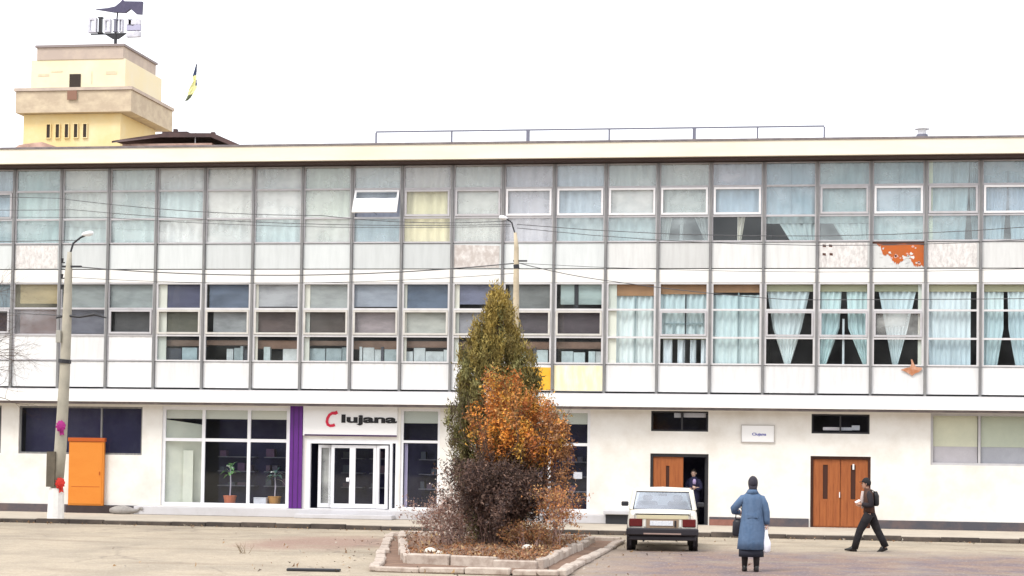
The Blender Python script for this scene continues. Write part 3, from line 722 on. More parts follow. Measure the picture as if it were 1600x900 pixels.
# small plate on the white wall
pl = empty('wall_plate', (-1.965, .28, 2.57), 0, 'small white plate with tiny blue lettering on the white wall between the two doors', 'sign')
fr = MB(); frame_ring(fr, -.49, .49, 0, .52, .02, -.03, .015); fr.build('plate_frame', mat('plate_edge', (.45, .42, .40), .6), pl)
MB().box(-.47, .47, -.015, .012, .021, .499).build('plate_panel', mat('sign_white', (.86, .86, .86), .45), pl)
text_mesh('lettering', 'Clujana', .11, mat('blue_letters', (.05, .06, .35), .5), pl, (-.17, -.018, .21), xs=1.25, bold=.003, ext=.002)

# ------------------------------------------------------------------ curtains (hang behind the panes)
place = {-1: 'at the far left edge', 0: 'left of the leaning lamp pole', 1: 'above the orange cabinet', 2: 'above the dark strip window', 3: 'above the first shop pane', 4: 'above the second shop pane',
         5: 'above the white display box', 6: 'above the purple pillar', 7: 'by the propped open light', 8: 'right of the propped open light', 9: 'above the scuffed grey panel',
         10: 'just right of the slim lamp pole', 11: 'two bays right of the slim pole', 12: 'left of the open brown door', 13: 'above the open brown door', 14: 'above the dark open doorway', 15: 'above the small wall plate',
         16: 'left of the torn orange patch', 17: 'above the torn orange patch', 18: 'right of the torn orange patch', 19: 'at the right edge'}
P1 = dict(place); P1[16] = 'above the closed double door'; P1[17] = 'above the torn orange flap'; P1[18] = 'right of the torn orange flap'
def curtain(b, xt0, xt1, xb0, xb1, z0, z1, c, label, folds=4.5, mid=None, y=.15, name='curtain'):
    """draped sheet; top and bottom extents given in 0..1 of the bay"""
    rr = random.Random(b * 7 + int(z0 * 10) + int(xt0 * 30)); nx, nz = 40, 8
    vs = []; x0 = X(b) + .06; w_ = W - .12
    ph = rr.uniform(0, 6)
    for j in range(nz + 1):
        t = j / nz
        if mid: a = np.interp(t, [0, .5, 1], [xt0, mid[0], xb0]); c_ = np.interp(t, [0, .5, 1], [xt1, mid[1], xb1])
        else: a = xt0 + (xb0 - xt0) * t; c_ = xt1 + (xb1 - xt1) * t
        for i in range(nx + 1):
            u = i / nx
            vs.append((x0 + w_ * (a + (c_ - a) * u) + B0, y + .034 * math.sin(u * folds * 6.283 + ph + .4 * math.sin(t * 3)) + .012 * math.sin(u * 2.3 * folds + t * 4), z1 + (z0 - z1) * t))
    fs = [(j * (nx + 1) + i, j * (nx + 1) + i + 1, (j + 1) * (nx + 1) + i + 1, (j + 1) * (nx + 1) + i) for j in range(nz) for i in range(nx)]
    mb = MB().add(vs, fs)
    o = mb.build(name, mat('cloth_%d_%d_%d' % tuple(int(v * 99) for v in c), c, .9, var=.8, vs=1.5, var2=tuple(v * .68 for v in c), stretch=(2.6, 1, .3)), None, smooth=True)
    tag(o, label, name, 'curtains behind the upper windows'); return o
UC = {-1: (.40, .50, .52), 0: (.45, .60, .56), 1: (.62, .61, .56), 2: (.58, .66, .63), 3: (.82, .84, .80), 4: (.86, .85, .76), 5: (.88, .88, .83), 6: (.72, .74, .60), 7: (.62, .66, .72), 8: (.88, .84, .60), 9: (.74, .66, .60),
      10: (.62, .66, .66), 11: (.66, .68, .68), 12: (.80, .84, .82), 13: (.66, .70, .68), 14: (.56, .72, .80), 15: (.50, .68, .70), 16: (.52, .66, .66), 17: (.50, .66, .68), 18: (.50, .66, .72), 19: (.46, .64, .76)}
def cname(c):
    r, g, b = c
    if min(c) > .74: return 'white'
    if g > b + .12: return 'yellow' if r > .8 else 'pale olive'
    if b > r + .15: return 'blue' if b > g + .06 else 'teal'
    if g > r + .05: return 'pale teal'
    if r > b + .07: return 'beige'
    return 'grey'
for b in range(-1, 20):
    c = UC[b]; g_ = sum(c) / 3; q_ = .22 if b < 12 else .08; c = tuple(min(.93, (v * .75 + g_ * .25) * .76 + q_) for v in c); n_ = cname(UC[b])
    if b == 13:
        curtain(b, 0, 1, 0, 1, 9.22, 10.78, c, 'short %s curtain, top floor, %s, over dark low pane' % (n_, place[b]))
        curtain(b, .02, .24, .02, .16, 8.47, 9.20, (.62, .60, .56), 'narrow beige curtain tail at left of low pane, top floor, %s' % place[b], folds=3)
        curtain(b, .40, .48, .40, .46, 8.47, 9.20, (.72, .70, .68), 'thin pale curtain tail mid low pane, top floor, %s' % place[b], folds=2)
        curtain(b, .70, 1.0, .93, 1.0, 8.47, 9.20, (.55, .52, .50), 'tapering curtain tail at right of low pane, top floor, %s' % place[b], folds=3)
    elif b == 14:
        curtain(b, 0, 1, 0, 1, 9.22, 10.78, c, 'short %s curtain, top floor, %s, over black low pane' % (n_, place[b]))
        curtain(b, .50, .66, .50, .58, 8.47, 9.20, (.80, .76, .66), 'cream curtain tail in black low pane, top floor, %s' % place[b], folds=2)
    elif b in (15, 16):
        curtain(b, .0, 1, .0, 1, 9.0, 10.78, c, '%s curtain across upper lights, top floor, %s' % (n_, place[b]))
        curtain(b, .28, 1, .5, 1, 8.47, 8.99, c, '%s curtain corner in low pane, top floor, %s' % (n_, place[b]), folds=6)
    elif b in (18, 19):
        s = .5 if b == 19 else .82
        curtain(b, 0, s, 0, s - .09, 8.47, 10.78, c, '%s curtain, left half, parted, top floor, %s' % (n_, place[b]), mid=(0, s - .03))
        curtain(b, s, 1, min(s + .07, .98), 1, 8.47, 10.78, c, '%s curtain, right half, parted, top floor, %s' % (n_, place[b]), mid=(s + .02, 1), folds=4)
    else:
        curtain(b, 0, 1, 0, 1, 8.47, 10.78, c, '%s curtain filling top floor window %s' % (n_, place[b]))
TE = (.78, .87, .87)
zt, zb_ = 7.22, 4.86
for b in (12, 13, 14):
    P('pelmet', MB().box(X(b) + .05, X(b + 1) - .05, .10, .12, 6.92 + .05 * (b - 13), 7.23), mat('brown_pelmet', (.50, .25, .12), .7, var=.5, vs=2))
curtain(12, 0, 1, 0, 1, zb_, 6.95, (.82, .88, .88), 'pale teal net curtain in first floor window just right of the dark blinds', folds=8, y=.17)
curtain(13, 0, 1, 0, 1, 5.66, 6.98, (.80, .88, .88), 'short teal net curtain above dark strips, first floor, %s' % place[13], folds=8, y=.17)
for a, c_ in ((.08, .27), (.38, .53), (.64, .76), (.86, 1.0)):
    curtain(13, a, c_, a, c_, zb_, 5.65, (.84, .88, .92), 'pale curtain strip %s, low pane, first floor, %s' % ({.08: 'far left', .38: 'second from left', .64: 'third from left', .86: 'far right'}[a], place[13]), folds=1.5, y=.17)
curtain(14, 0, .99, 0, .99, zb_, 6.9, TE, 'full teal net curtain, first floor, %s' % P1[14], folds=7, y=.17)
M_ib = mat('inner_frame_paint', (.30, .36, .37), .6)
M_cr = mat('cream_reveal', (.84, .80, .70), .8)
for b in (12, 13, 14):
    P('inner_frame', MB().box(X(b) + W / 2 + (.06 if b != 12 else .12) - .02, X(b) + W / 2 + (.06 if b != 12 else .12) + .02, .11, .13, 4.86, 7.0), M_ib if b != 13 else M_dark)
for b in (15, 17, 18):
    P('inner_frame', MB().box(X(b) + W / 2 + .0, X(b) + W / 2 + .035, .11, .13, 9.26, 10.78), M_ib)
P('inner_frame', MB().box(X(13) + .1, X(14) - .1, .11, .14, 5.58, 5.68), mat('olive_bar', (.20, .19, .09), .7))
P('inner_frame', MB().box(X(13) + .22, X(14) - .2, .11, .13, 6.02, 6.07), M_ib)
for dx in (.45, 1.1): P('inner_frame', MB().box(X(13) + dx, X(13) + dx + .06, .11, .13, 5.7, 6.01), M_ib)
P('inner_post', MB().box(X(11) + .62, X(11) + .74, .07, .095, 6.48, 7.2), M_dark)
for b, w_ in ((3, .26), (6, .16), (9, .14), (12, .24), (5, .08), (8, .08)):
    P('reveal', MB().box(X(b) + .10, X(b) + .10 + w_, .07, .09, 4.88, 7.2), M_cr)
P('reveal', MB().box(X(18) - .20, X(18) - .09, .07, .09, 4.88, 7.2), M_cr)
P('reveal', MB().box(X(18) + .09, X(18) + .2, .07, .09, 8.5, 10.78), mat('sallow_reveal', (.80, .78, .50), .8))
M_hb = mat('pale_olive_pelmet', (.50, .46, .30), .8)
for b in (15, 16, 17, 18, 19): P('pelmet', MB().box(X(b) + .05, X(b + 1) - .05, .10, .12, 7.0, 7.23), M_hb)
curtain(15, .04, .90, .40, .52, zb_, 7.0, (.82, .88, .89), 'teal curtain gathered to a point, first floor, %s' % P1[15], mid=(.16, .74), folds=6, y=.16)
curtain(16, 0, .46, 0, .16, zb_, 7.0, (.76, .88, .87), 'pale curtain tied back left, first floor, %s' % P1[16], mid=(0, .42), folds=4, y=.16)
curtain(16, .56, 1, .90, 1, zb_, 7.0, (.76, .88, .87), 'pale curtain tied back right, first floor, %s' % P1[16], mid=(.60, 1), folds=4, y=.16)
P('window_bar', MB().box(X(16) + W / 2 - .03, X(16) + W / 2 + .03, .07, .11, 4.88, 6.2), M_sash)
curtain(17, .12, .86, .40, .50, zb_, 7.0, (.82, .88, .89), 'teal curtain gathered into a V, first floor, %s' % P1[17], mid=(.26, .70), folds=6, y=.16)
curtain(18, .0, .86, .05, .86, zb_, 7.0, (.78, .84, .87), 'near white curtain covering most of first floor window %s' % P1[18], folds=8, y=.16)
curtain(19, 0, .42, 0, .30, zb_, 7.0, (.78, .86, .86), 'near white curtain parted left, first floor, %s' % P1[19], mid=(0, .42), folds=4, y=.16)
curtain(19, .50, 1, .66, 1, zb_, 7.0, (.80, .88, .90), 'near white curtain parted right, first floor, %s' % P1[19], mid=(.52, 1), folds=5, y=.16)

# ------------------------------------------------------------------ things inside the shop window
def potted(x, y, z, h, leafc, potc, label, seed):
    t = empty('potted_plant', (x, y, z), 0, label, 'potted plant')
    MB().tube([(0, 0, 0), (0, 0, .04), (0, 0, .30), (0, 0, .33), (0, 0, .34)], [.12, .15, .20, .215, .18], 14).build('pot', potc, t, smooth=False)
    MB().tube([(0, 0, .30), (.02, 0, h * .5), (-.01, .01, h * .8)], [.022, .02, .015], 6).build('stem', mat('plant_stem', (.55, .50, .58), .7), t)
    rs = np.random.RandomState(seed); n = 60
    for k in range(16):
        a = k * 2.4 + rs.rand(); el = rs.uniform(-.3, 1.0); L = rs.uniform(.28, .45)
        d = Vector((math.cos(a) * math.cos(el), math.sin(a) * math.cos(el), math.sin(el))); s_ = Vector((0, 0, 1)).cross(d).normalized()
        p0 = Vector((0, 0, h * (.68 + .02 * k / 2))); mid = p0 + d * L * .55; tip = p0 + d * L - Vector((0, 0, .12)); w_ = .065
        MB().add([p0, mid + s_ * w_, tip, mid - s_ * w_, mid + Vector((0, 0, -.01))], [(0, 1, 4), (1, 2, 4), (2, 3, 4), (3, 0, 4)]).build('leaf', leafc if k % 4 else mat('pale_leaf', (.75, .78, .70), .6), t)
    return t
potted(-18.15, .72, .385, 1.45, mat('plant_leaf', (.22, .45, .16), .6), mat('terracotta', (.75, .22, .11), .8), 'tall potted plant in a terracotta pot in the middle pane of the left shop window', 1)
potted(-16.72, .72, .385, 1.30, mat('plant_leaf_dim', (.09, .18, .15), .6), mat('ochre_pot', (.60, .30, .09), .8), 'dim potted plant in an ochre pot beside the white box in the shop window', 2)
wb = empty('display_box', (-17.12, .62, .385), 0, 'plain white display box on the shop window floor', 'box')
MB().box(-.2, .2, -.15, .15, 0, .26).build('box_body', M_sash, wb, bevel=.012)
MB().box(-.205, .205, -.155, .155, .262, .30).build('lid', M_sash, wb, bevel=.01)

# ------------------------------------------------------------------ orange cabin
cb = empty('orange_cabinet', (-22.61, .05, .345), 0, 'shallow plain orange door cabinet set against the wall below the dark strip window', 'cabinet')
MB().box(-.57, .57, .08, .20, 0, 1.98).build('body', M_orange, cb, bevel=.01)
MB().box(-.60, .60, .05, .205, 1.983, 2.10).build('cornice', M_orangeD, cb, bevel=.008)
MB().box(-.52, .52, .068, .078, .05, 1.94).build('door', M_orange, cb, bevel=.004)
MB().box(-.46, .46, .063, .0675, .58, .595).build('door_seam', M_orangeD, cb)
MB().box(.44, .46, .04, .0675, .95, 1.06).build('handle', M_orangeD, cb)
MB().box(-.60, 1.0, .02, .205, -.224, -.002).build('base', mat('dark_base', (.05, .035, .035), .8, var=.5, vs=3), cb)
# grey heap beside the cabin
gh = empty('rubble_sack', (-21.2, -.25, .12), 0, 'low grey sack slumped against the wall right of the orange cabinet', 'sack')
pts = []
for j in range(7):
    t = j / 6; rr_ = math.sin(min(1, t + .12) * 2.9) * .2 + .02
    pts.append([(-.45 + .9 * t, math.cos(a) * rr_ * .8, max(0, .11 + math.sin(a) * rr_ * .75)) for a in [k * .628 for k in range(10)]])
MB().loft(pts).build('sack_body', mat('grey_sack', (.33, .31, .29), .9, var=.7, vs=8, var2=(.2, .18, .17)), gh, smooth=True)
MB().tube([(.42, 0, .12), (.52, -.02, .2), (.58, 0, .17)], [.05, .03, .06], 7).build('sack_neck', mat('grey_sack', (.5, .48, .46)), gh)

# ------------------------------------------------------------------ lamp poles and cables
lp = empty('lamp_pole', (-21.62, -4.6, .12), 0, 'leaning concrete lamp pole with whitewashed foot and two coloured ribbons', 'lamp post')
zf = .12
MB().tube([(.02, 0, 0), (.03, 0, .86)], [.24, .215], 10).build('whitewashed_foot', M_whitep, lp)
MB().tube([(.03, 0, .862), (.12, 0, 2.0), (.19, 0, 4.0), (.22, 0, 5.6), (.24, 0, 7.0), (.26, 0, 7.6)], [.18, .172, .15, .135, .105, .06], 10).build('shaft', M_conc, lp, smooth=True)
MB().box(-.19, .06, -.24, -.17, .9, 1.9).build('meter_cover', mat('dull_iron', (.13, .11, .08), .7, var=.6, vs=5), lp)
MB().tube([(.26, 0, 7.5), (.36, 0, 7.85), (.58, 0, 8.02), (.72, 0, 8.08)], .03, 8).build('lamp_arm', M_dark, lp)
MB().loft([[(.62 + .34 * t, math.cos(a) * .12 * s_, 8.10 + .05 * t + math.sin(a) * .07 * s_) for a in [k * .785 for k in range(8)]] for t, s_ in ((0, .4), (.2, .9), (.6, 1.15), (.9, .8), (1, .2))]).build('lamp_head', M_lamp, lp, smooth=True)
MB().tube([(.18, 0, 4.42), (.19, 0, 4.53)], [.185, .185], 10).build('pole_band', M_dark, lp)
MB().tube([(-.1, 0, 5.72), (.22, -.05, 5.78), (.60, 0, 5.74), (1.05, 0, 5.82), (1.4, .02, 5.72)], [.03, .045, .035, .05, .02], 6).build('cable_bracket', M_dark, lp)
MB().box(.05, .62, -.05, .05, 7.16, 7.21).build('crossarm', M_dark, lp)
MB().box(-.02, .12, -.2, -.1, 5.0, 5.35).build('junction_box', mat('grey_box', (.35, .34, .30), .6), lp, bevel=.01)
for zi in (6.55, 6.85, 7.3): MB().tube([(.12, 0, zi), (.04, 0, zi), (.04, 0, zi + .12)], [.02, .035, .045], 6).build('insulator', M_dark, lp)
def bow(z, dx, m, label):
    t = empty('ribbon_rosette', (-21.62 + dx, -4.80, z), 0, label, 'ribbon')
    n = 26; rr = random.Random(int(z * 10)); rad_ = [(.145 + .016 * math.sin(k * 2.4) + rr.uniform(-.008, .008)) for k in range(n)]
    MB().loft([[(math.cos(k * 6.28318 / n) * rad_[k] * q, -.02 * j - .018 * math.sin(k * 3.1) * q, math.sin(k * 6.28318 / n) * rad_[k] * 1.15 * q) for k in range(n)] for j, q in ((0, .8), (.4, 1.0), (1, .95), (2.2, .35))]).build('pleats', m, t)
    MB().prism([(-.04, 0), (.05, 0), (.10, -.26), (.04, -.23), (-.03, -.27)], .005, .02).build('tail', m, t)
    return t
bow(2.74, .20, mat('magenta', (.36, .02, .20), .7, var=.6, vs=14), 'magenta ribbon rosette tied high on the leaning lamp pole')
bow(1.12, .22, mat('scarlet', (.55, .03, .02), .7, var=.5, vs=14), 'red ribbon rosette tied low on the leaning lamp pole')
lp2 = empty('lamp_pole', (-8.35, -4.6, .12), 0, 'slim pale lamp pole standing behind the trees with a white lamp head', 'lamp post')
MB().tube([(0, 0, 0), (-.04, 0, 3.0), (-.07, 0, 6.3), (-.08, 0, 7.7), (-.12, 0, 8.1)], [.12, .105, .085, .065, .04], 10).build('shaft', mat('buff_pole', (.55, .47, .34), .8, var=.5, vs=3), lp2, smooth=True)
MB().tube([(-.12, 0, 8.05), (-.22, 0, 8.38), (-.38, 0, 8.5)], .022, 6).build('lamp_arm', M_dark, lp2)
MB().loft([[(-.34 - .24 * t, math.cos(a) * .11 * s_, 8.5 + .03 * t + math.sin(a) * .06 * s_) for a in [k * .785 for k in range(8)]] for t, s_ in ((0, .3), (.2, .9), (.6, 1.1), (.9, .8), (1, .2))]).build('lamp_head', M_lamp, lp2, smooth=True)
MB().tube([(-.07, 0, 7.1), (-.08, 0, 7.22)], [.08, .08], 8).build('pole_band', M_dark, lp2)
MB().box(-.16, .22, -.03, .03, 7.30, 7.34).build('crossarm', M_dark, lp2)
def cable(pts, label, r=.016, sag=.0, name='overhead_cable'):
    out = []
    for a, b in zip(pts[:-1], pts[1:]):
        for k in range(12):
            t = k / 12; p = Vector(a).lerp(Vector(b), t); p.z -= sag * 4 * t * (1 - t); out.append(p)
    out.append(Vector(pts[-1]))
    o = MB().tube(out, r * .8, 5).build(name, M_cable, None); tag(o, label, 'cable', 'overhead cables strung between the lamp poles')
yp = -4.6
cable([(-21.38, yp, 7.32), (-8.42, yp, 7.38)], 'long dark cable sagging low across the grey panels between the two lamp poles', .02, .30)
cable([(-21.38, yp, 7.0), (-8.44, yp, 7.1)], 'lower thin cable hanging between the two lamp poles over the white slab edge', .010, .22)
cable([(-36, yp + .4, 8.6), (-21.1, yp, 8.06)], 'cable coming in from the left edge to the top of the leaning lamp pole', .014, .2)
cable([(-36, yp + 1.5, 10.3), (-22, yp + .6, 9.35), (-14, yp + .2, 8.75), (-8.6, yp, 8.55)], 'high cable sloping down over the top floor windows to the second lamp pole', .013, .12)
cable([(-36, yp + 1.2, 9.7), (-21.5, yp + .5, 9.0), (-8.6, yp, 8.45)], 'middle cable sloping over the top floor windows to the second lamp pole', .012, .18)
cable([(-36, yp + .9, 9.4), (-20.5, yp + .3, 8.75), (-8.6, yp, 8.4)], 'lowest of three cables sloping over the top floor windows', .010, .14)
cable([(-8.42, yp, 8.45), (16, yp + 1, 9.9)], 'upper cable rising to the right across the top floor windows', .013, .9)
cable([(-8.42, yp, 8.35), (16, yp + 1.3, 9.5)], 'middle cable rising to the right across the top floor windows', .012, .95)
cable([(-8.42, yp, 7.4), (-5.9, yp + 1.4, 7.0), (-1.0, yp + 3, 6.62), (16, yp + 3.6, 6.9)], 'dark cable running right from the second pole under the white slab edge', .014, .05)
cable([(-8.42, yp, 7.38), (16, yp + .5, 8.0)], 'thin cable running right across the grey panels', .009, .5)
cable([(-36, yp + .4, 6.9), (-21.4, yp, 5.9)], 'cable coming from the left edge to the dark bracket on the leaning pole', .014, .1)

# ------------------------------------------------------------------ rooftop rail and vent
rl = empty('roof_railing', (-6.9, 1.0, 11.2), 0, 'thin steel railing of one bar on seven posts along the roof edge', 'railing')
px = [-13.78, -11.40, -9.03, -6.54, -3.97, -2.08, -.11]
for k, x_ in enumerate(px):
    r_ = .05 if k in (2, 4) else .025
    MB().box(x_ + 6.9 - r_, x_ + 6.9 + r_, -r_, r_, 0.02, .79).build('post', M_rail, rl)
MB().box(px[0] + 6.9, px[-1] + 6.9, -.024, .024, .792, .835).build('top_rail', M_rail, rl)
MB().box(px[0] + 6.9, px[-1] + 6.9, -.012, .012, .44, .465).build('mid_rail', M_rail, rl)
vt = empty('roof_vent', (2.74, 1.0, 11.2), 0, 'small pale roof vent with a dark foot near the right end of the roof', 'vent')
MB().cyl((0, 0, 0), .17, .52, n=12).build('vent_foot', M_rail, vt)
MB().cyl((0, 0, .522), .13, .15, n=12).build('vent_neck', mat('pale_zinc', (.62, .62, .66), .5), vt)
MB().tube([(0, 0, .675), (0, 0, .70), (0, 0, .80)], [.22, .22, .05], 12).build('vent_cap', mat('pale_zinc', (.62, .62, .66), .5), vt)

# ------------------------------------------------------------------ tower behind
TY = 60
tw = empty('stucco_tower', (-48, TY, 0), 0, 'square yellow stucco tower with stepped ledges rising behind the roof at left', 'tower')
tx = 48
MB().box(-51.5 + tx, -44.9 + tx, .5, 7.0, 0, 23.6).build('shaft', M_stucco, tw)
MB().box(-51.85 + tx, -44.04 + tx, 0, 7.9, 23.62, 25.0).build('balcony_ledge', M_stone, tw)
MB().box(-51.95 + tx, -43.94 + tx, -.1, 8.0, 25.02, 25.22).build('ledge_coping', M_stoneG, tw)
MB().box(-51.0 + tx, -44.6 + tx, .35, 7.2, 25.24, 27.1).build('upper_storey', M_stuccoP, tw)
MB().box(-50.6 + tx, -44.75 + tx, .3, 6.4, 27.102, 27.9).build('cap', M_stoneG, tw)
MB().box(-50.7 + tx, -44.65 + tx, .2, 6.5, 27.902, 28.05).build('cap_coping', mat('grey_coping', (.28, .24, .24), .9), tw)
M_hole = mat('dark_opening', (.045, .035, .03), .9)
MB().box(-48.35 + tx, -47.6 + tx, .30, .345, 25.3, 26.15).build('window', M_hole, tw)
MB().box(-48.3 + tx, -47.65 + tx, -.13, -.105, 24.4, 25.0).build('stained_scupper', mat('brown_stain', (.25, .14, .10), .9), tw)
for k in range(5):
    x_ = -49.75 + tx + k * .62
    MB().box(x_ - .12, x_ + .12, .45, .495, 22.05, 22.92).build('slot_window', M_hole, tw)
    mbq = MB(); frame_ring(mbq, x_ - .17, x_ + .17, 22.0, 22.97, .05, .38, .499); mbq.build('slot_surround', M_stucco, tw)
for x_, z0_, z1_ in ((-50.5, 26.05, 26.2), (-49.6, 26.3, 26.38), (-46.9, 25.5, 26.3), (-45.9, 26.1, 26.3)):
    MB().box(x_ + tx, x_ + (.07 if z1_ - z0_ > .5 else .75) + tx, .33, .345, z0_, z1_).build('plaster_patch', mat('pale_joint', (.60, .52, .38), .9, var=.9, vs=2.5, var2=(.8, .70, .47)), tw)
for k, (a, b) in enumerate(((-46.4, -45.9), (-45.4, -44.95))):
    pass
# sign on the tower
ts = empty('rooftop_sign', (-46.1, TY + 1.5, 27.78), 0, 'weathered white letter boxes under a dark emblem on a mast atop the yellow tower', 'sign')
M_ind = mat('dark_blue_board', (.07, .065, .12), .6, var=.5, vs=1.5, var2=(.12, .11, .17)); M_wl = mat('worn_white_letter', (.62, .62, .68), .6, var=.7, vs=2.5, var2=(.30, .30, .36))
MB().tube([(.35, 0, 0), (.35, 0, 1.15)], .11, 8).build('mast', M_dark, ts)
MB().add([(-.35, -.06, 1.15), (1.0, -.06, 1.15), (.55, -.06, .85), (.15, -.06, .85), (-.35, .06, 1.15), (1.0, .06, 1.15), (.55, .06, .85), (.15, .06, .85)], [(0, 1, 2, 3), (4, 7, 6, 5), (0, 3, 7, 4), (1, 5, 6, 2), (0, 4, 5, 1), (3, 2, 6, 7)]).build('bracket', M_dark, ts)
MB().box(-1.35, 1.85, -.05, .05, 1.16, 1.24).build('rail', M_dark, ts)
def letter(x0, x1, z0, z1, kind):
    mb = MB(); t = (x1 - x0) * .24
    if kind == 'o': frame_ring(mb, x0, x1, z0, z1, t, -.15, .15)
    elif kind == 'i': mb.prism([(x0, z0), (x1, z0), (x1, z0 + t * .7), (x1 - t, z0 + t), (x1 - t, z1 - t * .8), (x1, z1 - t * .6), (x1, z1), (x0, z1), (x0, z1 - t * .6), (x0 + t, z1 - t * .8), (x0 + t, z0 + t), (x0, z0 + t * .7)], -.15, .15)
    else: mb.prism([(x0, z0), (x1, z0), (x1, z1), (x1 - t, z1 + .06), (x0 + t * 2, z1 - .05), (x0, z1)], -.15, .15)
    return mb
letter(-1.5, -.95, 1.3, 2.25, 'o').build('sign_letter', M_wl, ts)
letter(-.86, -.52, 1.25, 2.3, 'i').build('sign_letter', M_dark, ts)
letter(-.42, .02, 1.3, 2.15, 'o').build('sign_letter', M_wl, ts)
letter(.2, .5, 1.3, 2.15, 'i').build('sign_letter', M_rail, ts)
letter(.60, .85, 1.3, 2.15, 'o').build('sign_letter', M_wl, ts)
for z_ in (.95, 1.38, 1.75): letter(1.12, 2.05, z_, z_ + .34, 'x').build('sign_letter', M_wl if z_ != 1.38 else mat('violet_grey', (.42, .41, .55), .6), ts)
letter(1.2, 1.5, 1.7, 2.1, 'i').build('sign_letter', M_rail, ts)
MB().prism([(-1.05, 2.82), (.2, 2.60), (1.0, 2.55), (1.35, 2.80), (1.75, 2.45), (2.12, 2.42), (2.16, 3.25), (.95, 3.30), (.80, 3.42), (.68, 3.26), (.32, 2.98), (-.2, 2.88)], -.12, .12).build('emblem_board', M_ind, ts)
MB().tube([(.35, 0, 1.2), (.45, 0, 2.6)], .05, 6).build('strut', M_dark, ts)
# dark roof beside the tower
dr = empty('tiled_roof_house', (-30.5, 20, 0), 0, 'dark tiled roof with patchy plaster gable showing just above the parapet beside the tower', 'building')
MB().box(-2.4, 6.0, 0.3, 6, 0, 14.62).build('wall', M_brick, dr)
MB().add([(1.2, -.3, 15.02), (3.2, -.3, 15.28), (5.3, -.3, 15.25), (6.9, -.5, 14.55), (1.0, -.6, 14.92), (1.6, 6, 15.1), (5.2, 6, 15.3), (7.0, 6, 14.6),
          (3.0, -.3, 15.1), (5.2, -.3, 15.08), (6.8, -.5, 14.42), (1.0, -.6, 14.84)],
         [(0, 1, 5), (1, 2, 6, 5), (2, 3, 7, 6), (4, 0, 5), (0, 11, 8, 1), (1, 8, 9, 2), (2, 9, 10, 3), (0, 4, 11)]).build('roof', M_roofD, dr)
MB().box(2.9, 4.0, .2, .8, 15.28, 15.42).build('ridge_tile', M_roofD, dr)
MB().box(3.35, 3.5, .3, .5, 15.43, 15.55).build('ridge_cap', M_roofD, dr)
MB().box(5.0, 5.15, .3, .5, 15.2, 15.40).build('ridge_cap', M_roofD, dr)
MB().box(1.3, 5.2, -.15, .25, 14.625, 14.86).build('gable', M_brick, dr)
MB().prism([(-3.6, 14.3), (-2.9, 14.75), (-1.9, 14.85), (-1.2, 14.62), (-.7, 14.3)], -1, 5).build('gable', M_brick, dr)

# flag on a thin pole
fl = empty('flag', (-26.1, 20, 10), 0, 'faded flag with dark ends hanging from a thin pale pole above the roof', 'flag')
MB().tube([(0, 0, 0), (0.05, 0, 8.55)], [.03, .015], 6).build('flagpole', mat('white_pole', (.9, .9, .92), .4), fl)
vs = []; cols_i = []
prof = [(.05, 8.25, .0), (.02, 8.0, -.10), (0, 7.75, -.16), (.05, 7.55, -.10), (.06, 7.3, -.24), (.02, 7.1, -.32), (-.10, 6.95, -.36), (-.22, 6.8, -.44), (-.36, 6.68, -.52)]
rings = []
for k, (a, z_, b_) in enumerate(prof):
    rings.append([(a + (b_ - a) * u, .05 * math.sin(u * 7 + k), z_ - .06 * u) for u in (0, .25, .5, .75, 1)])
mbf2 = MB(); 
for k in range(len(rings) - 1):
    mi = 0 if k < 2 else (2 if k in (6, 7) else (0 if k == 3 else 1))
    q0, q1 = rings[k], rings[k + 1]
    for j in range(4):
        mm = mi
        if k in (3,) and j > 0: mm = 1
        mbf2.add([q0[j], q0[j + 1], q1[j + 1], q1[j]], [(0, 1, 2, 3)], mm)
mbf2.build('flag_cloth', [mat('flag_navy', (.05, .07, .14), .8), mat('flag_yellow', (.80, .78, .40), .8), mat('flag_dull', (.16, .18, .10), .8)], fl)

# ------------------------------------------------------------------ planting island
pi_ = empty('planting_island', (-7.3, -15, 0), 0, 'kerbed planting island with two rings of pale kerb stones around the conifer and shrubs', 'planter')
OX, OY = 7.3, 15
outer = [(-8.0, -22.6), (-4.62, -22.8), (-4.95, -9.2), (-10.85, -9.0)]
inner = [(-7.9, -20.4), (-5.22, -21.2), (-5.58, -10.2), (-10.35, -9.9)]
def kerb_ring(poly, h, wd, m, L=.95):
    rr = random.Random(int(h * 100)); n = len(poly)
    for k in range(n):
        a = Vector((*poly[k], 0)); b = Vector((*poly[(k + 1) % n], 0)); d = (b - a); cnt = max(1, round(d.length / L)); seg = d.length / cnt; ang = math.atan2(d.y, d.x)
        for j in range(cnt):
            p = a + d * (j / cnt); hh = h + rr.uniform(-.035, .03)
            o = MB().box(.012, seg - .012, -wd / 2, wd / 2, 0, hh).build('kerb_stone', m, pi_, (p.x + OX + rr.uniform(-.03, .03), p.y + OY + rr.uniform(-.03, .03), 0), bevel=.022)
            o.rotation_euler = (rr.uniform(-.06, .06), rr.uniform(-.02, .02), ang + rr.uniform(-.035, .035))
kerb_ring(outer, .10, .20, M_kerbL); kerb_ring(inner, .20, .18, M_kerbL)
def poly_sheet(name, poly, z, m, c=None):
    return MB().add([(x_ + OX, y_ + OY, z) for x_, y_ in poly], [tuple(range(len(poly)))]).build(name, m, pi_)
poly_sheet('path_strip', outer, .035, M_soil)
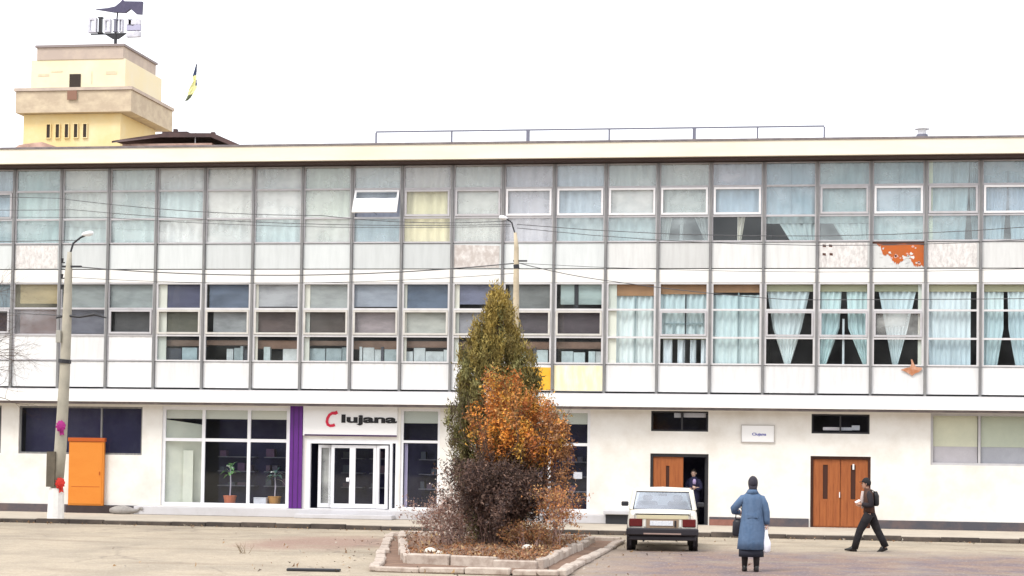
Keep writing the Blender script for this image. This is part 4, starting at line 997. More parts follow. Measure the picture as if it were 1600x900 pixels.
# soil as a gently mounded grid
nx_, ny_ = 24, 40; vs = []; fs = []
rs = np.random.RandomState(4)
for j in range(ny_ + 1):
    for i in range(nx_ + 1):
        u, v_ = i / nx_, j / ny_
        L0 = Vector(inner[0]).lerp(Vector(inner[3]), v_); R0 = Vector(inner[1]).lerp(Vector(inner[2]), v_); p = L0.lerp(R0, u)
        e = min(u, 1 - u, v_ * 3, (1 - v_) * 3) * 2
        vs.append((p.x + OX, p.y + OY, .06 + min(1, e) * .14 + rs.rand() * .035))
for j in range(ny_):
    for i in range(nx_): a = j * (nx_ + 1) + i; fs.append((a, a + 1, a + nx_ + 2, a + nx_ + 1))
MB().add(vs, fs).build('soil', M_soil, pi_)

# ------------------------------------------------------------------ vegetation
def clumps(centers, sig, per, rs):
    C_ = np.repeat(centers, per, 0); return C_ + rs.normal(size=C_.shape) * sig
# conifer
cf = empty('conifer_tree', (-7.36, -13.5, .15), 0, 'tall narrow olive green conifer rising above the shrubs in the island', 'tree')
MB().tube([(0, 0, 0), (.02, 0, 1.2), (0, 0, 3.5), (.0, 0, 5.3)], [.14, .11, .07, .02], 9).build('trunk', M_bark, cf, smooth=True)
rs = np.random.RandomState(11)
zz = np.array([0.2, .8, 1.6, 2.4, 3.2, 3.9, 4.5, 5.0, 5.4, 5.72]); rad = np.array([.52, .68, .80, .87, .88, .76, .56, .40, .24, .02])
zc = []; 
while len(zc) < 620:
    z_ = rs.uniform(.2, 5.7); r_ = np.interp(z_, zz, rad)
    if rs.rand() > r_ / .9 + .1: continue
    a = rs.rand() * 6.283; rr_ = r_ * (0.45 + 0.62 * math.sqrt(rs.rand())) * (1 + .14 * math.sin(a * 3 + z_ * 2.2) + .10 * math.sin(a * 7 - z_ * 5) + rs.uniform(-.08, .12))
    zc.append((math.cos(a) * rr_ - .05, math.sin(a) * rr_, z_))
zc = np.array(zc)
per = 120
Pp = clumps(zc, np.array([.05, .05, .13]), per, rs)
hue = rs.rand(len(zc)); base = np.zeros((len(zc), 3))
for k, (x_, y_, z_) in enumerate(zc):
    yel = np.clip((z_ - 3.3) / 1.5, 0, 1) * .75 + .25 * hue[k]
    g_ = np.array([.115, .115, .042]) * (1 - yel) + np.array([.33, .235, .055]) * yel
    if z_ < 3.6 and hue[k] < .3: g_ = np.array([.14, .11, .05])
    if hue[k] > .86: g_ = np.array([.20, .19, .07])
    base[k] = g_ * (.65 + .8 * rs.rand())
cc_ = np.repeat(base, per, 0) * (.75 + .5 * rs.rand(len(Pp), 1))
leaf_cloud('crown', Pp, .034, cc_, M_leaf, cf, up=.9, aspect=3.0, seed=2)
segs = []
for k in range(0, len(zc), 3):
    c = zc[k]; segs.append(((0, 0, max(.1, c[2] - .5)), tuple(c), .018, .006))
twigs('limbs', segs, M_bark, cf)
# orange leafed tree in front
at_ = empty('autumn_tree', (-6.95, -14.9, .15), 0, 'small tree with bright orange autumn leaves leaning in front of the conifer', 'tree')
rs = np.random.RandomState(5); segs = []
for k in range(5):
    grow((.1 * rs.normal(), .1 * rs.normal(), 0), (rs.uniform(-.28, .42), rs.uniform(-.25, .25), 1), 1.6, .045, 3, rs, segs, 0, .42, 3)
segs = [s for s in segs if s[1][2] > .02 and s[1][2] < 3.9 and -1.05 < s[1][0] < 1.45]
twigs('branches', segs, M_bark, at_)
MB().tube([(0, 0, 0), (.05, 0, .7), (.12, .02, 1.4)], [.09, .07, .05], 8).build('trunk', M_bark, at_, smooth=True)
cl = []
while len(cl) < 150:
    p = rs.uniform(-1, 1, 3)
    if (p ** 2).sum() > 1: continue
    q = np.array([.32 + p[0] * 1.12, p[1] * .8, 2.55 + p[2] * .72])
    q[0] += .12 * math.sin(q[2] * 4)
    if q[0] < -.35 and q[2] > 2.75 - .5 * rs.rand(): continue
    if q[0] > 1.0 and rs.rand() < .4: continue
    if math.sin(q[0] * 5.1 + 1) * math.sin(q[2] * 4.3) > .55: continue
    cl.append(q)
for k in range(30): cl.append(np.array([rs.uniform(-.30, .30), rs.uniform(-.6, -.1), rs.uniform(2.9, 3.75)]))
for k in range(9): cl.append(np.array([rs.uniform(-.75, -.2), rs.uniform(-.2, .5), rs.uniform(1.9, 3.1)]))
nb = len(cl)
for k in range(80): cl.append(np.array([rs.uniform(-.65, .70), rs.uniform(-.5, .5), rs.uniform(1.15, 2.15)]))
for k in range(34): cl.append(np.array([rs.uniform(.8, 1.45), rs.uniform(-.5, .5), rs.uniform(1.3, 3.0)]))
cl = np.array(cl) + rs.normal(size=(len(cl), 3)) * .05; per = 85
Pp = clumps(cl, np.array([.085, .085, .13]), per, rs)
pal = np.array([(.62, .21, .045), (.78, .31, .045), (.48, .16, .05), (.74, .42, .08), (.38, .19, .06), (.60, .26, .09), (.30, .21, .06), (.70, .30, .08)])
b_ = pal[rs.randint(0, 8, len(cl))] * (.65 + .6 * rs.rand(len(cl), 1))
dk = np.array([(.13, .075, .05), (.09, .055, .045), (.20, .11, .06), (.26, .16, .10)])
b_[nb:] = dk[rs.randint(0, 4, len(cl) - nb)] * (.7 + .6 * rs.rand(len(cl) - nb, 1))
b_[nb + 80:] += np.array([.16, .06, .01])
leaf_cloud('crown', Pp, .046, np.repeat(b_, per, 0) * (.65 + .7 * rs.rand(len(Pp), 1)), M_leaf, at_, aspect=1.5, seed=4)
# bare purple-brown bush
def bush(name, loc, w_, h_, n, m, seed, label, leafcols=None, nleaf=0, lean=(0, 0), cat='bush', lsize=.035, r0=.012, depth=2):
    t = empty(name, (loc[0], loc[1], .15), 0, label, cat)
    rs = np.random.RandomState(seed); segs = []
    for k in range(n):
        a = rs.rand() * 6.283; rr_ = w_ * .35 * math.sqrt(rs.rand())
        p = (math.cos(a) * rr_, math.sin(a) * rr_, 0)
        d = (math.cos(a) * w_ / h_ * rs.uniform(.1, .8) + lean[0], math.sin(a) * w_ / h_ * .8 * rs.rand() + lean[1], 1)
        grow(p, d, h_ * rs.uniform(.35, .6), r0, depth, rs, segs, .0, .45, 3)
    segs = [s for s in segs if s[1][2] < h_ * 1.05]
    twigs('stems', segs, m, t)
    if nleaf:
        E = np.array([s[1] for s in segs]); Pq = E[rs.randint(0, len(E), nleaf)] + rs.normal(size=(nleaf, 3)) * .05
        pc = np.array(leafcols)[rs.randint(0, len(leafcols), nleaf)] * (.6 + .7 * rs.rand(nleaf, 1))
        leaf_cloud('leaves', Pq, lsize, pc, M_leaf, t, seed=seed)
    return t
DK = [(.075, .043, .038), (.12, .068, .052), (.05, .032, .032), (.20, .12, .09)]
bush('shrub', (-7.12, -15.6), .68, 1.75, 34, M_leafbr, 21, 'dense leafless purple brown shrub filling the middle of the island', DK, 16000, lsize=.042)
bush('shrub', (-6.65, -15.2), .62, 1.6, 22, M_leafbr, 22, 'dark brown shrub with withered leaves under the orange leafed tree', DK, 11000, lsize=.042)
bush('shrub', (-8.02, -15.9), .46, 1.05, 22, M_leafpk, 23, 'pale pinkish bare shrub at the left front of the island', [(.42, .26, .20), (.30, .16, .13), (.62, .52, .46)], 3200, lean=(-.05, 0))
bush('shrub', (-7.95, -15.0), .35, 1.6, 9, M_leafpk, 24, 'thin upright pale shrub beside the conifer trunk', [(.55, .42, .36), (.68, .6, .54), (.32, .18, .13)], 1600)
bush('shrub', (-5.68, -15.9), .30, 1.25, 12, M_leafpk, 25, 'small orange leaved shrub at the right of the island', [(.50, .20, .06), (.40, .15, .06), (.52, .30, .12)], 2200)
bush('shrub', (-6.2, -16.2), .55, .55, 20, M_leafpk, 26, 'low orange brown ground shrub in front of the small orange one', [(.34, .15, .06), (.26, .11, .05), (.40, .24, .10)], 2600)
bush('shrub', (-8.25, -13.2), .22, .9, 9, M_leafpk, 27, 'small reddish bare shrub behind the pale one at left', [(.40, .16, .10), (.5, .24, .12)], 900)
# fallen leaves
rs = np.random.RandomState(31); n = 9000
u = rs.rand(n); v_ = rs.rand(n) ** 1.2
L0 = np.array(inner[0])[None] * (1 - v_[:, None]) + np.array(inner[3])[None] * v_[:, None]; R0 = np.array(inner[1])[None] * (1 - v_[:, None]) + np.array(inner[2])[None] * v_[:, None]
Pp = L0 * (1 - u[:, None]) + R0 * u[:, None]
keep = (rs.rand(n) < .15 + .5 * u)
Pp = np.column_stack([Pp, .21 + .03 * rs.rand(n)])[keep]
pc = np.array([(.34, .15, .06), (.26, .11, .05), (.20, .10, .06), (.42, .28, .14)])[rs.randint(0, 4, len(Pp))] * (.6 + .7 * rs.rand(len(Pp), 1))
tag(leaf_cloud('fallen_leaves', Pp, .045, pc, M_leaf, None, seed=8), 'orange fallen leaves scattered over the soil of the island', 'leaves', kind='stuff')
# light stones between the shrubs
for k, (a, b, s_) in enumerate(((-7.68, -19.3, .12), (-7.45, -19.6, .08), (-6.1, -17.0, .11))):
    pts = [[(math.cos(t) * r_ * s_, math.sin(t) * r_ * s_, z_ * s_) for t in [q * .9 for q in range(7)]] for r_, z_ in ((.9, 0), (1.1, .35), (.8, .8), (.3, 1.0))]
    o = MB().loft(pts).build('stone', mat('pale_stone', (.66, .62, .54), .9, var=.4, vs=9), None, (a, b, .17))
    tag(o, ('largest pale stone at the front left of the island', 'small pale stone right beside the largest one on the island', 'pale stone under the right hand shrubs of the island')[k], 'stone')
rs = np.random.RandomState(61); n = 900
k_ = rs.rand(n) < .45
Pp = np.where(k_[:, None], np.column_stack([rs.uniform(-26, 8, n), -5.15 - np.abs(rs.normal(size=n)) * .35]), np.column_stack([rs.normal(size=n) * 2.6 - 7.2, rs.uniform(-23.5, -7, n)]))
Pp = np.column_stack([Pp, np.full(n, .008) + rs.rand(n) * .01])
pc = np.array([(.22, .12, .06), (.12, .09, .07), (.36, .22, .10), (.40, .36, .30)])[rs.randint(0, 4, n)]
tag(leaf_cloud('leaf_litter', Pp, .05, pc, M_leaf, None, seed=9), 'thin scatter of brown leaves and grit on the yard along the kerb and island', 'leaves', kind='stuff')
# bare tree at the left edge
bt = empty('bare_tree', (-23.55, -8, 0), 0, 'leafless tree whose bare twigs reach in from the left edge', 'tree')
rs = np.random.RandomState(9); segs = []
MB().tube([(0, 0, 0), (.05, 0, 2.0), (.0, 0, 4.2), (.1, 0, 6.2)], [.16, .13, .09, .04], 8).build('trunk', M_bark, bt, smooth=True)
for z_, d in ((3.2, (1, .1, .5)), (3.9, (1, -.2, .35)), (4.3, (1, .1, .15)), (4.8, (1, 0, .4)), (5.4, (.8, .3, .6)), (6.0, (.5, 0, 1)), (4.0, (-1, 0, .6)), (5.0, (-1, .3, .8)), (5.8, (-.3, -.4, 1)), (4.5, (0, -1, .7))):
    grow((.03, 0, z_), d, 1.25, .032, 3, rs, segs, .01, .5, 3)
twigs('branches', segs, M_bark, bt)

# small things on the road
ds = MB().box(-.48, .48, -.10, .10, .004, .05).build('road_strip', M_dark, None, (-9.07, -22.9, 0), bevel=.01); ds.rotation_euler = (0, 0, .1)  # flat dark strip on the road surface
tag(ds, 'dark strip lying flat in the road left of the island', 'drain')
rs = np.random.RandomState(77); segs = []
for k in range(9): grow((.05 * rs.normal(), .05 * rs.normal(), 0), (rs.normal() * .5, rs.normal() * .5, 1), .16, .006, 1, rs, segs, .02, .5, 2)
o = twigs('weed_tuft', segs, mat('dry_weed', (.20, .15, .09), .9)); o.location = (-11.93, -17.84, 0)
tag(o, 'small dry weed tuft growing from the bare yard at left', 'weed')

# ------------------------------------------------------------------ car
CAR = empty('parked_car', (-3.61, -13.25, 0), math.atan2(.082, .997), 'cream white old sedan seen from behind with dark red tail lights and black bumper', 'car')
M_paint = mat('cream_car_paint', (.80, .77, .69), .3, var=.5, vs=4, var2=(.66, .61, .50), spec=.5); M_paint2 = mat('dull_cream_panel', (.62, .56, .38), .4)
M_tyre = mat('tyre', (.02, .02, .02), .9); M_hub = mat('hubcap', (.4, .4, .42), .4, .6); M_red2 = mat('tail_red', (.13, .014, .014), .3, var=.5, vs=20, var2=(.05, .01, .01)); M_bump = mat('black_bumper', (.025, .022, .028), .5)
M_seat = mat('car_seat', (.10, .10, .13), .8)
cg = glass('car_glass', (.66, .72, .80), .17, milk=.22, milkc=(.62, .66, .78), sheet=True)  # milk paints a bluish white reflection into the car windows
def cs(y, hw_, zl, zh, sh=.10):
    pts = [(hw_ * .80, zl), (hw_ * .95, zl + .05), (hw_, zl + .22), (hw_ * .995, (zl + zh) / 2 + .08), (hw_ * .975, zh - .10), (hw_ * .93, zh - .025), (hw_ * .80, zh), (hw_ * .4, zh + .012)]
    return [(x_, y, z_) for x_, z_ in pts] + [(-x_, y, z_) for x_, z_ in pts[::-1]]
def car_body():
    mb = MB()
    mb.loft([cs(.06, .73, .42, .84), cs(.10, .77, .36, .90), cs(.35, .79, .30, .925), cs(.75, .80, .26, .93), cs(1.6, .81, .24, .935), cs(2.6, .81, .24, .93), cs(3.1, .80, .26, .90), cs(3.8, .79, .30, .84), cs(4.2, .76, .36, .80), cs(4.28, .72, .42, .74)])
    return mb
car_body().build('body', M_paint, CAR, smooth=False, bevel=0)
# greenhouse: roof plus pillars as one lofted shell with openings built from strips
def gp(y, z, hw_): return (hw_, y, z), (-hw_, y, z)
R0_, R1_ = (.98, 1.385), (2.30, 1.385)
roofm = MB().loft([[(.63, .94, 1.34), (.57, .95, 1.365), (0, .96, 1.375), (-.57, .95, 1.365), (-.63, .94, 1.34), (-.63, .94, 1.325), (.63, .94, 1.325)],
                   [(.665, 1.15, 1.365), (.61, 1.15, 1.405), (0, 1.15, 1.425), (-.61, 1.15, 1.405), (-.665, 1.15, 1.365), (-.665, 1.15, 1.34), (.665, 1.15, 1.34)],
                   [(.665, 2.1, 1.365), (.61, 2.1, 1.405), (0, 2.1, 1.425), (-.61, 2.1, 1.405), (-.665, 2.1, 1.365), (-.665, 2.1, 1.34), (.665, 2.1, 1.34)],
                   [(.57, 2.36, 1.33), (.57, 2.36, 1.355), (0, 2.37, 1.365), (-.57, 2.36, 1.355), (-.57, 2.36, 1.33), (-.57, 2.36, 1.315), (.57, 2.36, 1.315)]])
roofm.build('roof', M_paint, CAR, smooth=False)
for s in (-1, 1):
    def pil(a, b, t, name='pillar'):
        MB().tube([a, b], t, 6).build(name, M_paint, CAR)
    pil((s * .72, .54, .92), (s * .635, .96, 1.345), .038); pil((s * .745, 1.70, .92), (s * .665, 1.70, 1.37), .028); pil((s * .73, 2.98, .90), (s * .62, 2.36, 1.33), .03)
    pil((s * .75, 1.02, .92), (s * .665, 1.12, 1.37), .04)
    MB().add([(s * .745, .85, .925), (s * .745, 2.9, .92), (s * .645, 2.36, 1.34), (s * .65, 1.02, 1.345)], [(0, 1, 2, 3)]).build('side_window', cg, CAR)
    MB().box(-.085, .085, -.04, .05, -.055, .055).build('mirror', M_dark, CAR, (s * .90, 2.62, 1.0), bevel=.02)
    MB().box(s * .45 - (0 if s > 0 else .30), s * .45 + (.30 if s > 0 else 0), .035, .09, .555, .735).build('tail_light', M_red2, CAR, bevel=.015)
    MB().box(s * .40 - .022, s * .40 + .022, .03, .08, .56, .72).build('reversing_light', mat('clear_lens', (.75, .75, .7), .3), CAR)
    MB().tube([(s * .58, 4.27, .64), (s * .58, 4.32, .64)], [.09, .08], 14).build('headlight', mat('clear_lens', (.75, .75, .7), .3), CAR)
    for yy in (.72, 3.18):
        tyre = MB().tube([(s * .60, yy, .29), (s * .615, yy, .29), (s * .76, yy, .29), (s * .775, yy, .29)], [.25, .285, .285, .25], 24).build('wheel', M_tyre, CAR)
        MB().tube([(s * .765, yy, .29), (s * .785, yy, .29)], [.17, .14], 18).build('rim', M_hub, tyre)
        ar = MB(); ar.tube([(s * .70, yy, .31), (s * .806, yy, .31)], [.335, .335], 24); ar.build('wheel_arch', M_bump, CAR)
        MB().box(s * .72 - .02, s * .72 + .02, yy - .34, yy - .33, .12, .34).build('mud_flap', M_bump, CAR)
MB().add([(.68, .60, .925), (-.68, .60, .925), (-.61, .955, 1.335), (.61, .955, 1.335)], [(0, 1, 2, 3)]).build('rear_window', cg, CAR)
MB().add([(.66, 2.93, .91), (-.66, 2.93, .91), (-.53, 2.37, 1.33), (.53, 2.37, 1.33)], [(0, 1, 2, 3)]).build('windscreen', cg, CAR)
# rubber seal around the rear window
sl = MB(); seal = [(.675, .575, .93), (-.675, .575, .93), (-.61, .945, 1.325), (.61, .945, 1.325), (.675, .575, .93)]
for a, b in zip(seal[:-1], seal[1:]): sl.tube([a, b], .014, 6)
sl.build('window_seal', M_bump, CAR)
MB().box(-.58, .58, .035, .058, .73, .82).build('boot_panel', M_paint2, CAR, bevel=.006)
MB().box(-.60, .60, .040, .066, .826, .85).build('boot_gap', M_bump, CAR)
for sx in (-.62, .62): MB().box(sx - .006, sx + .006, .050, .0665, .56, .88).build('boot_seam', M_bump, CAR)
MB().box(-.36, .36, .038, .058, .52, .728).build('plate_recess', mat('plate_recess', (.30, .22, .16), .6), CAR)
MB().box(-.28, .24, .022, .036, .585, .695).build('number_plate', mat('plate_white', (.78, .80, .84), .4, var=.8, vs=30, var2=(.45, .50, .60)), CAR)
MB().box(.27, .31, .015, .036, .56, .70).build('boot_lock', M_bump, CAR)
MB().box(-.81, .81, -.06, .06, .36, .53).build('bumper', M_bump, CAR, bevel=.03)
MB().box(-.76, .76, .0, .12, .25, .355).build('rear_valance', M_bump, CAR, bevel=.02)
MB().box(-.42, .42, -.075, -.062, .39, .42).build('bumper_strip', mat('dull_strip', (.35, .25, .22), .5), CAR)
MB().box(-.80, .80, 4.26, 4.38, .36, .52).build('bumper', M_bump, CAR, bevel=.03)
MB().box(-.46, .46, 4.27, 4.30, .56, .72).build('grille', M_bump, CAR)
MB().tube([(-.42, .02, .24), (-.42, .35, .24)], .025, 8).build('exhaust', M_dark, CAR)
for sx in (-.35, .35):
    MB().box(sx - .24, sx + .24, 1.55, 1.72, .5, 1.10).build('seat', M_seat, CAR, bevel=.05)
    MB().box(sx - .11, sx + .11, 1.58, 1.66, 1.11, 1.24).build('headrest', M_seat, CAR, bevel=.03)
MB().box(-.62, .62, .86, 1.02, .5, 1.02).build('rear_seat', M_seat, CAR, bevel=.05)
MB().tube([(.0, 2.35, 1.24), (0, 2.38, 1.32)], .012, 6).build('mirror_stem', M_dark, CAR)
MB().box(-.1, .1, 2.3, 2.33, 1.20, 1.26).build('inner_mirror', M_dark, CAR)

# ------------------------------------------------------------------ people
M_skin = mat('skin', (.42, .24, .17), .6); M_skinp = mat('pale_skin', (.60, .42, .34), .6)
def skin_mesh(name, J, E, root, m, sub=2):
    """J: name -> (pos, (rx, ry)); E: edges"""
    keys = list(J); me = bpy.data.meshes.new(name)
    me.from_pydata([J[k][0] for k in keys], [(keys.index(a), keys.index(b)) for a, b in E], []); me.update()
    o = bpy.data.objects.new(name, me); col.objects.link(o)
    md = o.modifiers.new('s', 'SKIN'); md.use_smooth_shade = True
    sv = me.skin_vertices[0].data
    for k, kn in enumerate(keys):
        r_ = J[kn][1]; sv[k].radius = r_ if hasattr(r_, '__len__') else (r_, r_); sv[k].use_root = (kn == root)
    sb = o.modifiers.new('u', 'SUBSURF'); sb.levels = sub; sb.render_levels = sub
    dg = bpy.context.evaluated_depsgraph_get(); res = bpy.data.meshes.new_from_object(o.evaluated_get(dg)); bpy.data.objects.remove(o)
    res.materials.clear(); res.materials.append(m); return res
def hand_fingers(mb, wrist, d, side, up, curl=.5, s=1.0):
    """five tapering bent fingers from a palm whose direction is d"""
    w_, d, side, up = Vector(wrist), Vector(d).normalized(), Vector(side).normalized(), Vector(up).normalized()
    palm = w_ + d * .075 * s
    mb.tube([w_ - d * .02, w_ + d * .03 * s, palm, palm + d * .012], [.024 * s, .036 * s, .040 * s, .02 * s], 8)
    for k, (off, L) in enumerate(((-.030, .068), (-.010, .078), (.010, .073), (.028, .058))):
        p = palm + side * off * s; q = p + (d * math.cos(curl) + up * math.sin(curl)) * L * .5 * s; r_ = q + (d * math.cos(curl * 2) + up * math.sin(curl * 2)) * L * .5 * s
        mb.tube([p - d * .02, q, r_], [.0105 * s, .0095 * s, .007 * s], 6)
    p = w_ + d * .03 * s - side * .034 * s; q = p + (d * .7 - side * .6).normalized() * .035 * s; r_ = q + (d + up * .6).normalized() * .03 * s
    mb.tube([p, q, r_], [.013 * s, .011 * s, .008 * s], 6)
def head_mesh(mb, c, rot, s=1.0):
    """head with brow, nose, chin and ears; faces local -y before rot (z rotation)"""
    c = Vector(c); Rm = Matrix.Rotation(rot, 3, 'Z'); rings = []
    prof = [(-.115, .028, .04, .012), (-.105, .045, .052, .014), (-.07, .058, .070, .010), (-.03, .066, .082, .004), (.01, .072, .090, -.002), (.05, .073, .092, -.006), (.085, .062, .078, -.006), (.108, .038, .05, -.004), (.117, .01, .015, -.002)]
    for z_, rx, ry, oy in prof:
        rings.append([c + Rm @ Vector((math.cos(a) * rx * s, (math.sin(a) * ry - oy) * s, z_ * s)) for a in [k * .5236 for k in range(12)]])
    mb.loft(rings)
    nose = [c + Rm @ (Vector(p) * s) for p in ((0, -.112, -.025), (.016, -.082, -.032), (-.016, -.082, -.032), (0, -.084, .02))]
    mb.add(nose, [(0, 1, 2), (0, 3, 1), (0, 2, 3), (1, 3, 2)])
    for e in (-1, 1):
        mb.tube([c + Rm @ (Vector((e * .070, .0, -.035)) * s), c + Rm @ (Vector((e * .080, .008, -.005)) * s), c + Rm @ (Vector((e * .074, .005, .025)) * s)], [.008 * s, .016 * s, .009 * s], 6)
def add_skin(mb, me):
    mb.add([v.co[:] for v in me.vertices], [tuple(p.vertices) for p in me.polygons])
def face_bits(t, c, rot, s=1.0, m=None):
    c = Vector(c); Rm = Matrix.Rotation(rot, 3, 'Z')
    for e in (-1, 1):
        p = c + Rm @ Vector((e * .030 * s, -.083 * s, .008 * s)); MB().box(-.011, .011, -.008, .004, -.005, .005).build('eye', M_black, t, p)
    p = c + Rm @ Vector((0, -.083 * s, -.058 * s)); MB().box(-.022, .022, -.006, .004, -.004, .004).build('mouth', mat('lips', (.30, .08, .07), .6), t, p)
def cap_hair(t, c, rot, name, m, s=1.0, zmin=-.05, thick=1.14, front=-.2):
    c = Vector(c); Rm = Matrix.Rotation(rot, 3, 'Z'); mb = MB(); rings = []
    for k in range(8):
        el = -.5 + k * (1.57 + .5) / 7.2
        rings.append([c + Rm @ Vector((math.cos(a) * .078 * thick * math.cos(el) * s, (math.sin(a) * .096 * thick * math.cos(el) + .008) * s, (.012 + math.sin(el) * .11 * thick + (.05 if math.sin(a) < -.3 and k < 3 else 0) * (3 - k) / 2) * s)) for a in [q * .449 for q in range(14)]])
    mb.loft(rings); mb.build(name, m, t, smooth=True)

# woman in a blue coat, seen from behind, walking away (faces +y)
WO = empty('person', (-1.36, -19.87, 0), R(5), 'woman in a long blue coat and dark headscarf walking away carrying two bags', 'person')
J = {'pel': ((0, 0, .98), (.15, .12)), 'sp': ((0, .0, 1.18), (.13, .10)), 'ch': ((0, 0, 1.34), (.12, .09)), 'nk': ((0.0, .0, 1.52), (.055, .055)), 'hd': ((0.01, .02, 1.60), (.055, .06)),
     'sl': ((-.15, 0, 1.41), .045), 'el': ((-.33, .05, 1.20), .04), 'wl': ((-.24, .24, 1.10), .03), 'sr': ((.15, 0, 1.41), .045), 'er': ((.26, .0, 1.16), .04), 'wr': ((.27, .03, .88), .03),
     'hl': ((-.09, 0, .88), .10), 'kl': ((-.11, .02, .48), .065), 'al': ((-.13, .05, .10), .042), 'tl': ((-.13, .17, .045), .04),
     'hr': ((.09, 0, .88), .10), 'kr': ((.08, .0, .48), .065), 'ar': ((.08, -.04, .09), .042), 'tr': ((.09, .10, .045), .04)}
E_ = [('pel', 'sp'), ('sp', 'ch'), ('ch', 'nk'), ('nk', 'hd'), ('ch', 'sl'), ('sl', 'el'), ('el', 'wl'), ('ch', 'sr'), ('sr', 'er'), ('er', 'wr'), ('pel', 'hl'), ('hl', 'kl'), ('kl', 'al'), ('al', 'tl'), ('pel', 'hr'), ('hr', 'kr'), ('kr', 'ar'), ('ar', 'tr')]
mb = MB(); add_skin(mb, skin_mesh('b', J, E_, 'pel', M_skin)); head_mesh(mb, (.01, .02, 1.66), R(180), 1.0)
hand_fingers(mb, (-.24, .24, 1.10), (.5, .8, 0), (0, 0, 1), (1, 0, 0), .6); hand_fingers(mb, (.27, .03, .88), (0, .1, -1), (0, 1, 0), (-1, 0, 0), .9)
mb.build('body', M_skin, WO, smooth=True); face_bits(WO, (.01, .02, 1.66), R(180))
M_coat = mat('blue_coat', (.10, .16, .265), .85, var=.6, vs=5, var2=(.05, .105, .20), stretch=(2.5, 2.5, .7), bump=1.0, bs=9)
def ell(cx, cy, z_, rx, ry, n=20, wob=0, ph=0): return [(cx + math.cos(a) * (rx + wob * math.sin(5 * a + ph)), cy + math.sin(a) * (ry + wob * math.cos(4 * a + ph)), z_) for a in [k * 6.28318 / n for k in range(n)]]
MB().loft([ell(-.01, .0, .42, .26, .20, wob=.022), ell(-.01, 0, .60, .245, .19, wob=.019, ph=.3), ell(0, 0, .85, .23, .175, wob=.013, ph=.6), ell(0, 0, 1.08, .205, .155, wob=.007, ph=1), ell(0, 0, 1.25, .205, .15, wob=.004), ell(0, 0, 1.38, .205, .14), ell(0, 0, 1.45, .165, .12), ell(0, 0, 1.50, .10, .09), ell(0, 0, 1.53, .075, .075)]).build('coat', M_coat, WO, smooth=True)
MB().tube([(-.09, 0, 1.42), (-.17, 0, 1.38), (-.25, .0, 1.29), (-.345, .04, 1.18), (-.33, .14, 1.13), (-.25, .23, 1.11)], [.05, .078, .076, .07, .066, .055], 12).build('sleeve', M_coat, WO, smooth=True)
MB().tube([(.09, 0, 1.42), (.17, 0, 1.38), (.225, 0, 1.27), (.265, 0, 1.12), (.275, .02, .98), (.275, .03, .90)], [.05, .078, .076, .068, .06, .056], 12).build('sleeve', M_coat, WO, smooth=True)
MB().loft([ell(-.01, 0, .28, .235, .17, wob=.012), ell(-.01, 0, .44, .235, .175, wob=.008)]).build('skirt', mat('dark_skirt', (.02, .022, .035), .9), WO, smooth=True)
MB().loft([ell(0, -.01, 1.47, .13, .11, wob=.006), ell(0, -.01, 1.53, .095, .095, wob=.004), ell(0, -.01, 1.55, .085, .085)]).build('collar', M_coat, WO, smooth=True)
MB().box(-.10, .10, -.172, -.150, 1.02, 1.07).build('coat_tab', M_coat, WO)
cap_hair(WO, (.01, .02, 1.665), R(180), 'headscarf', mat('dark_scarf', (.03, .028, .04), .85, var=.5, vs=12, var2=(.07, .06, .07)), 1.0, thick=1.2)
MB().loft([ell(0.005, .01, 1.50, .10, .09), ell(.01, .0, 1.57, .075, .08), ell(.01, .01, 1.63, .09, .10)]).build('scarf_tail', mat('dark_scarf', (.03, .028, .04)), WO, smooth=True)
for sx, yy in ((-.13, .05), (.085, -.04)):
    MB().tube([(sx * .9, yy * .6, .46), (sx, yy * .9, .28), (sx, yy, .09)], [.085, .066, .052], 10).build('stocking', mat('dark_stocking', (.025, .02, .02), .8), WO, smooth=True)
    MB().loft([[(sx + math.cos(a) * rx, yy + .0 + oy + math.sin(a) * ry, z_) for a in [k * .5236 for k in range(12)]] for z_, rx, ry, oy in ((0, .048, .135, .06), (.035, .052, .14, .06), (.075, .048, .09, .02), (.12, .05, .055, 0))]).build('shoe', mat('black_shoe', (.012, .01, .01), .4), WO, smooth=True)
hb = empty('handbag', (-1.62, -19.75, .66), 0, 'black handbag hanging at the left side of the woman in the blue coat', 'bag')
MB().loft([ell(0, 0, 0, .10, .05, 12), ell(0, 0, .03, .12, .065, 12), ell(0, 0, .26, .11, .055, 12), ell(0, 0, .33, .07, .03, 12)]).build('bag_body', mat('black_leather', (.015, .015, .022), .4), hb, smooth=True)
MB().tube([(-.06, 0, .31), (-.04, 0, .5), (0.02, 0, .56), (.06, 0, .5), (.06, 0, .31)], .01, 6).build('strap', M_black, hb)
pb = empty('plastic_bag', (-1.11, -19.84, .36), 0, 'white plastic carrier bag held in the right hand of the woman in blue', 'bag')
MB().loft([ell(0, 0, 0, .05, .04, 12, .008), ell(0, 0, .03, .095, .06, 12, .008), ell(.01, 0, .18, .09, .055, 12, .008, 1), ell(.01, 0, .32, .045, .03, 12, .005), ell(.01, 0, .46, .02, .015, 12)]).build('bag_body', mat('white_plastic', (.86, .86, .92), .4), pb, smooth=True)
MB().tube([(-.02, 0, .44), (-.01, 0, .50), (.03, 0, .50), (.035, 0, .44)], .008, 6).build('bag_handle', mat('white_plastic', (.86, .86, .92)), pb)

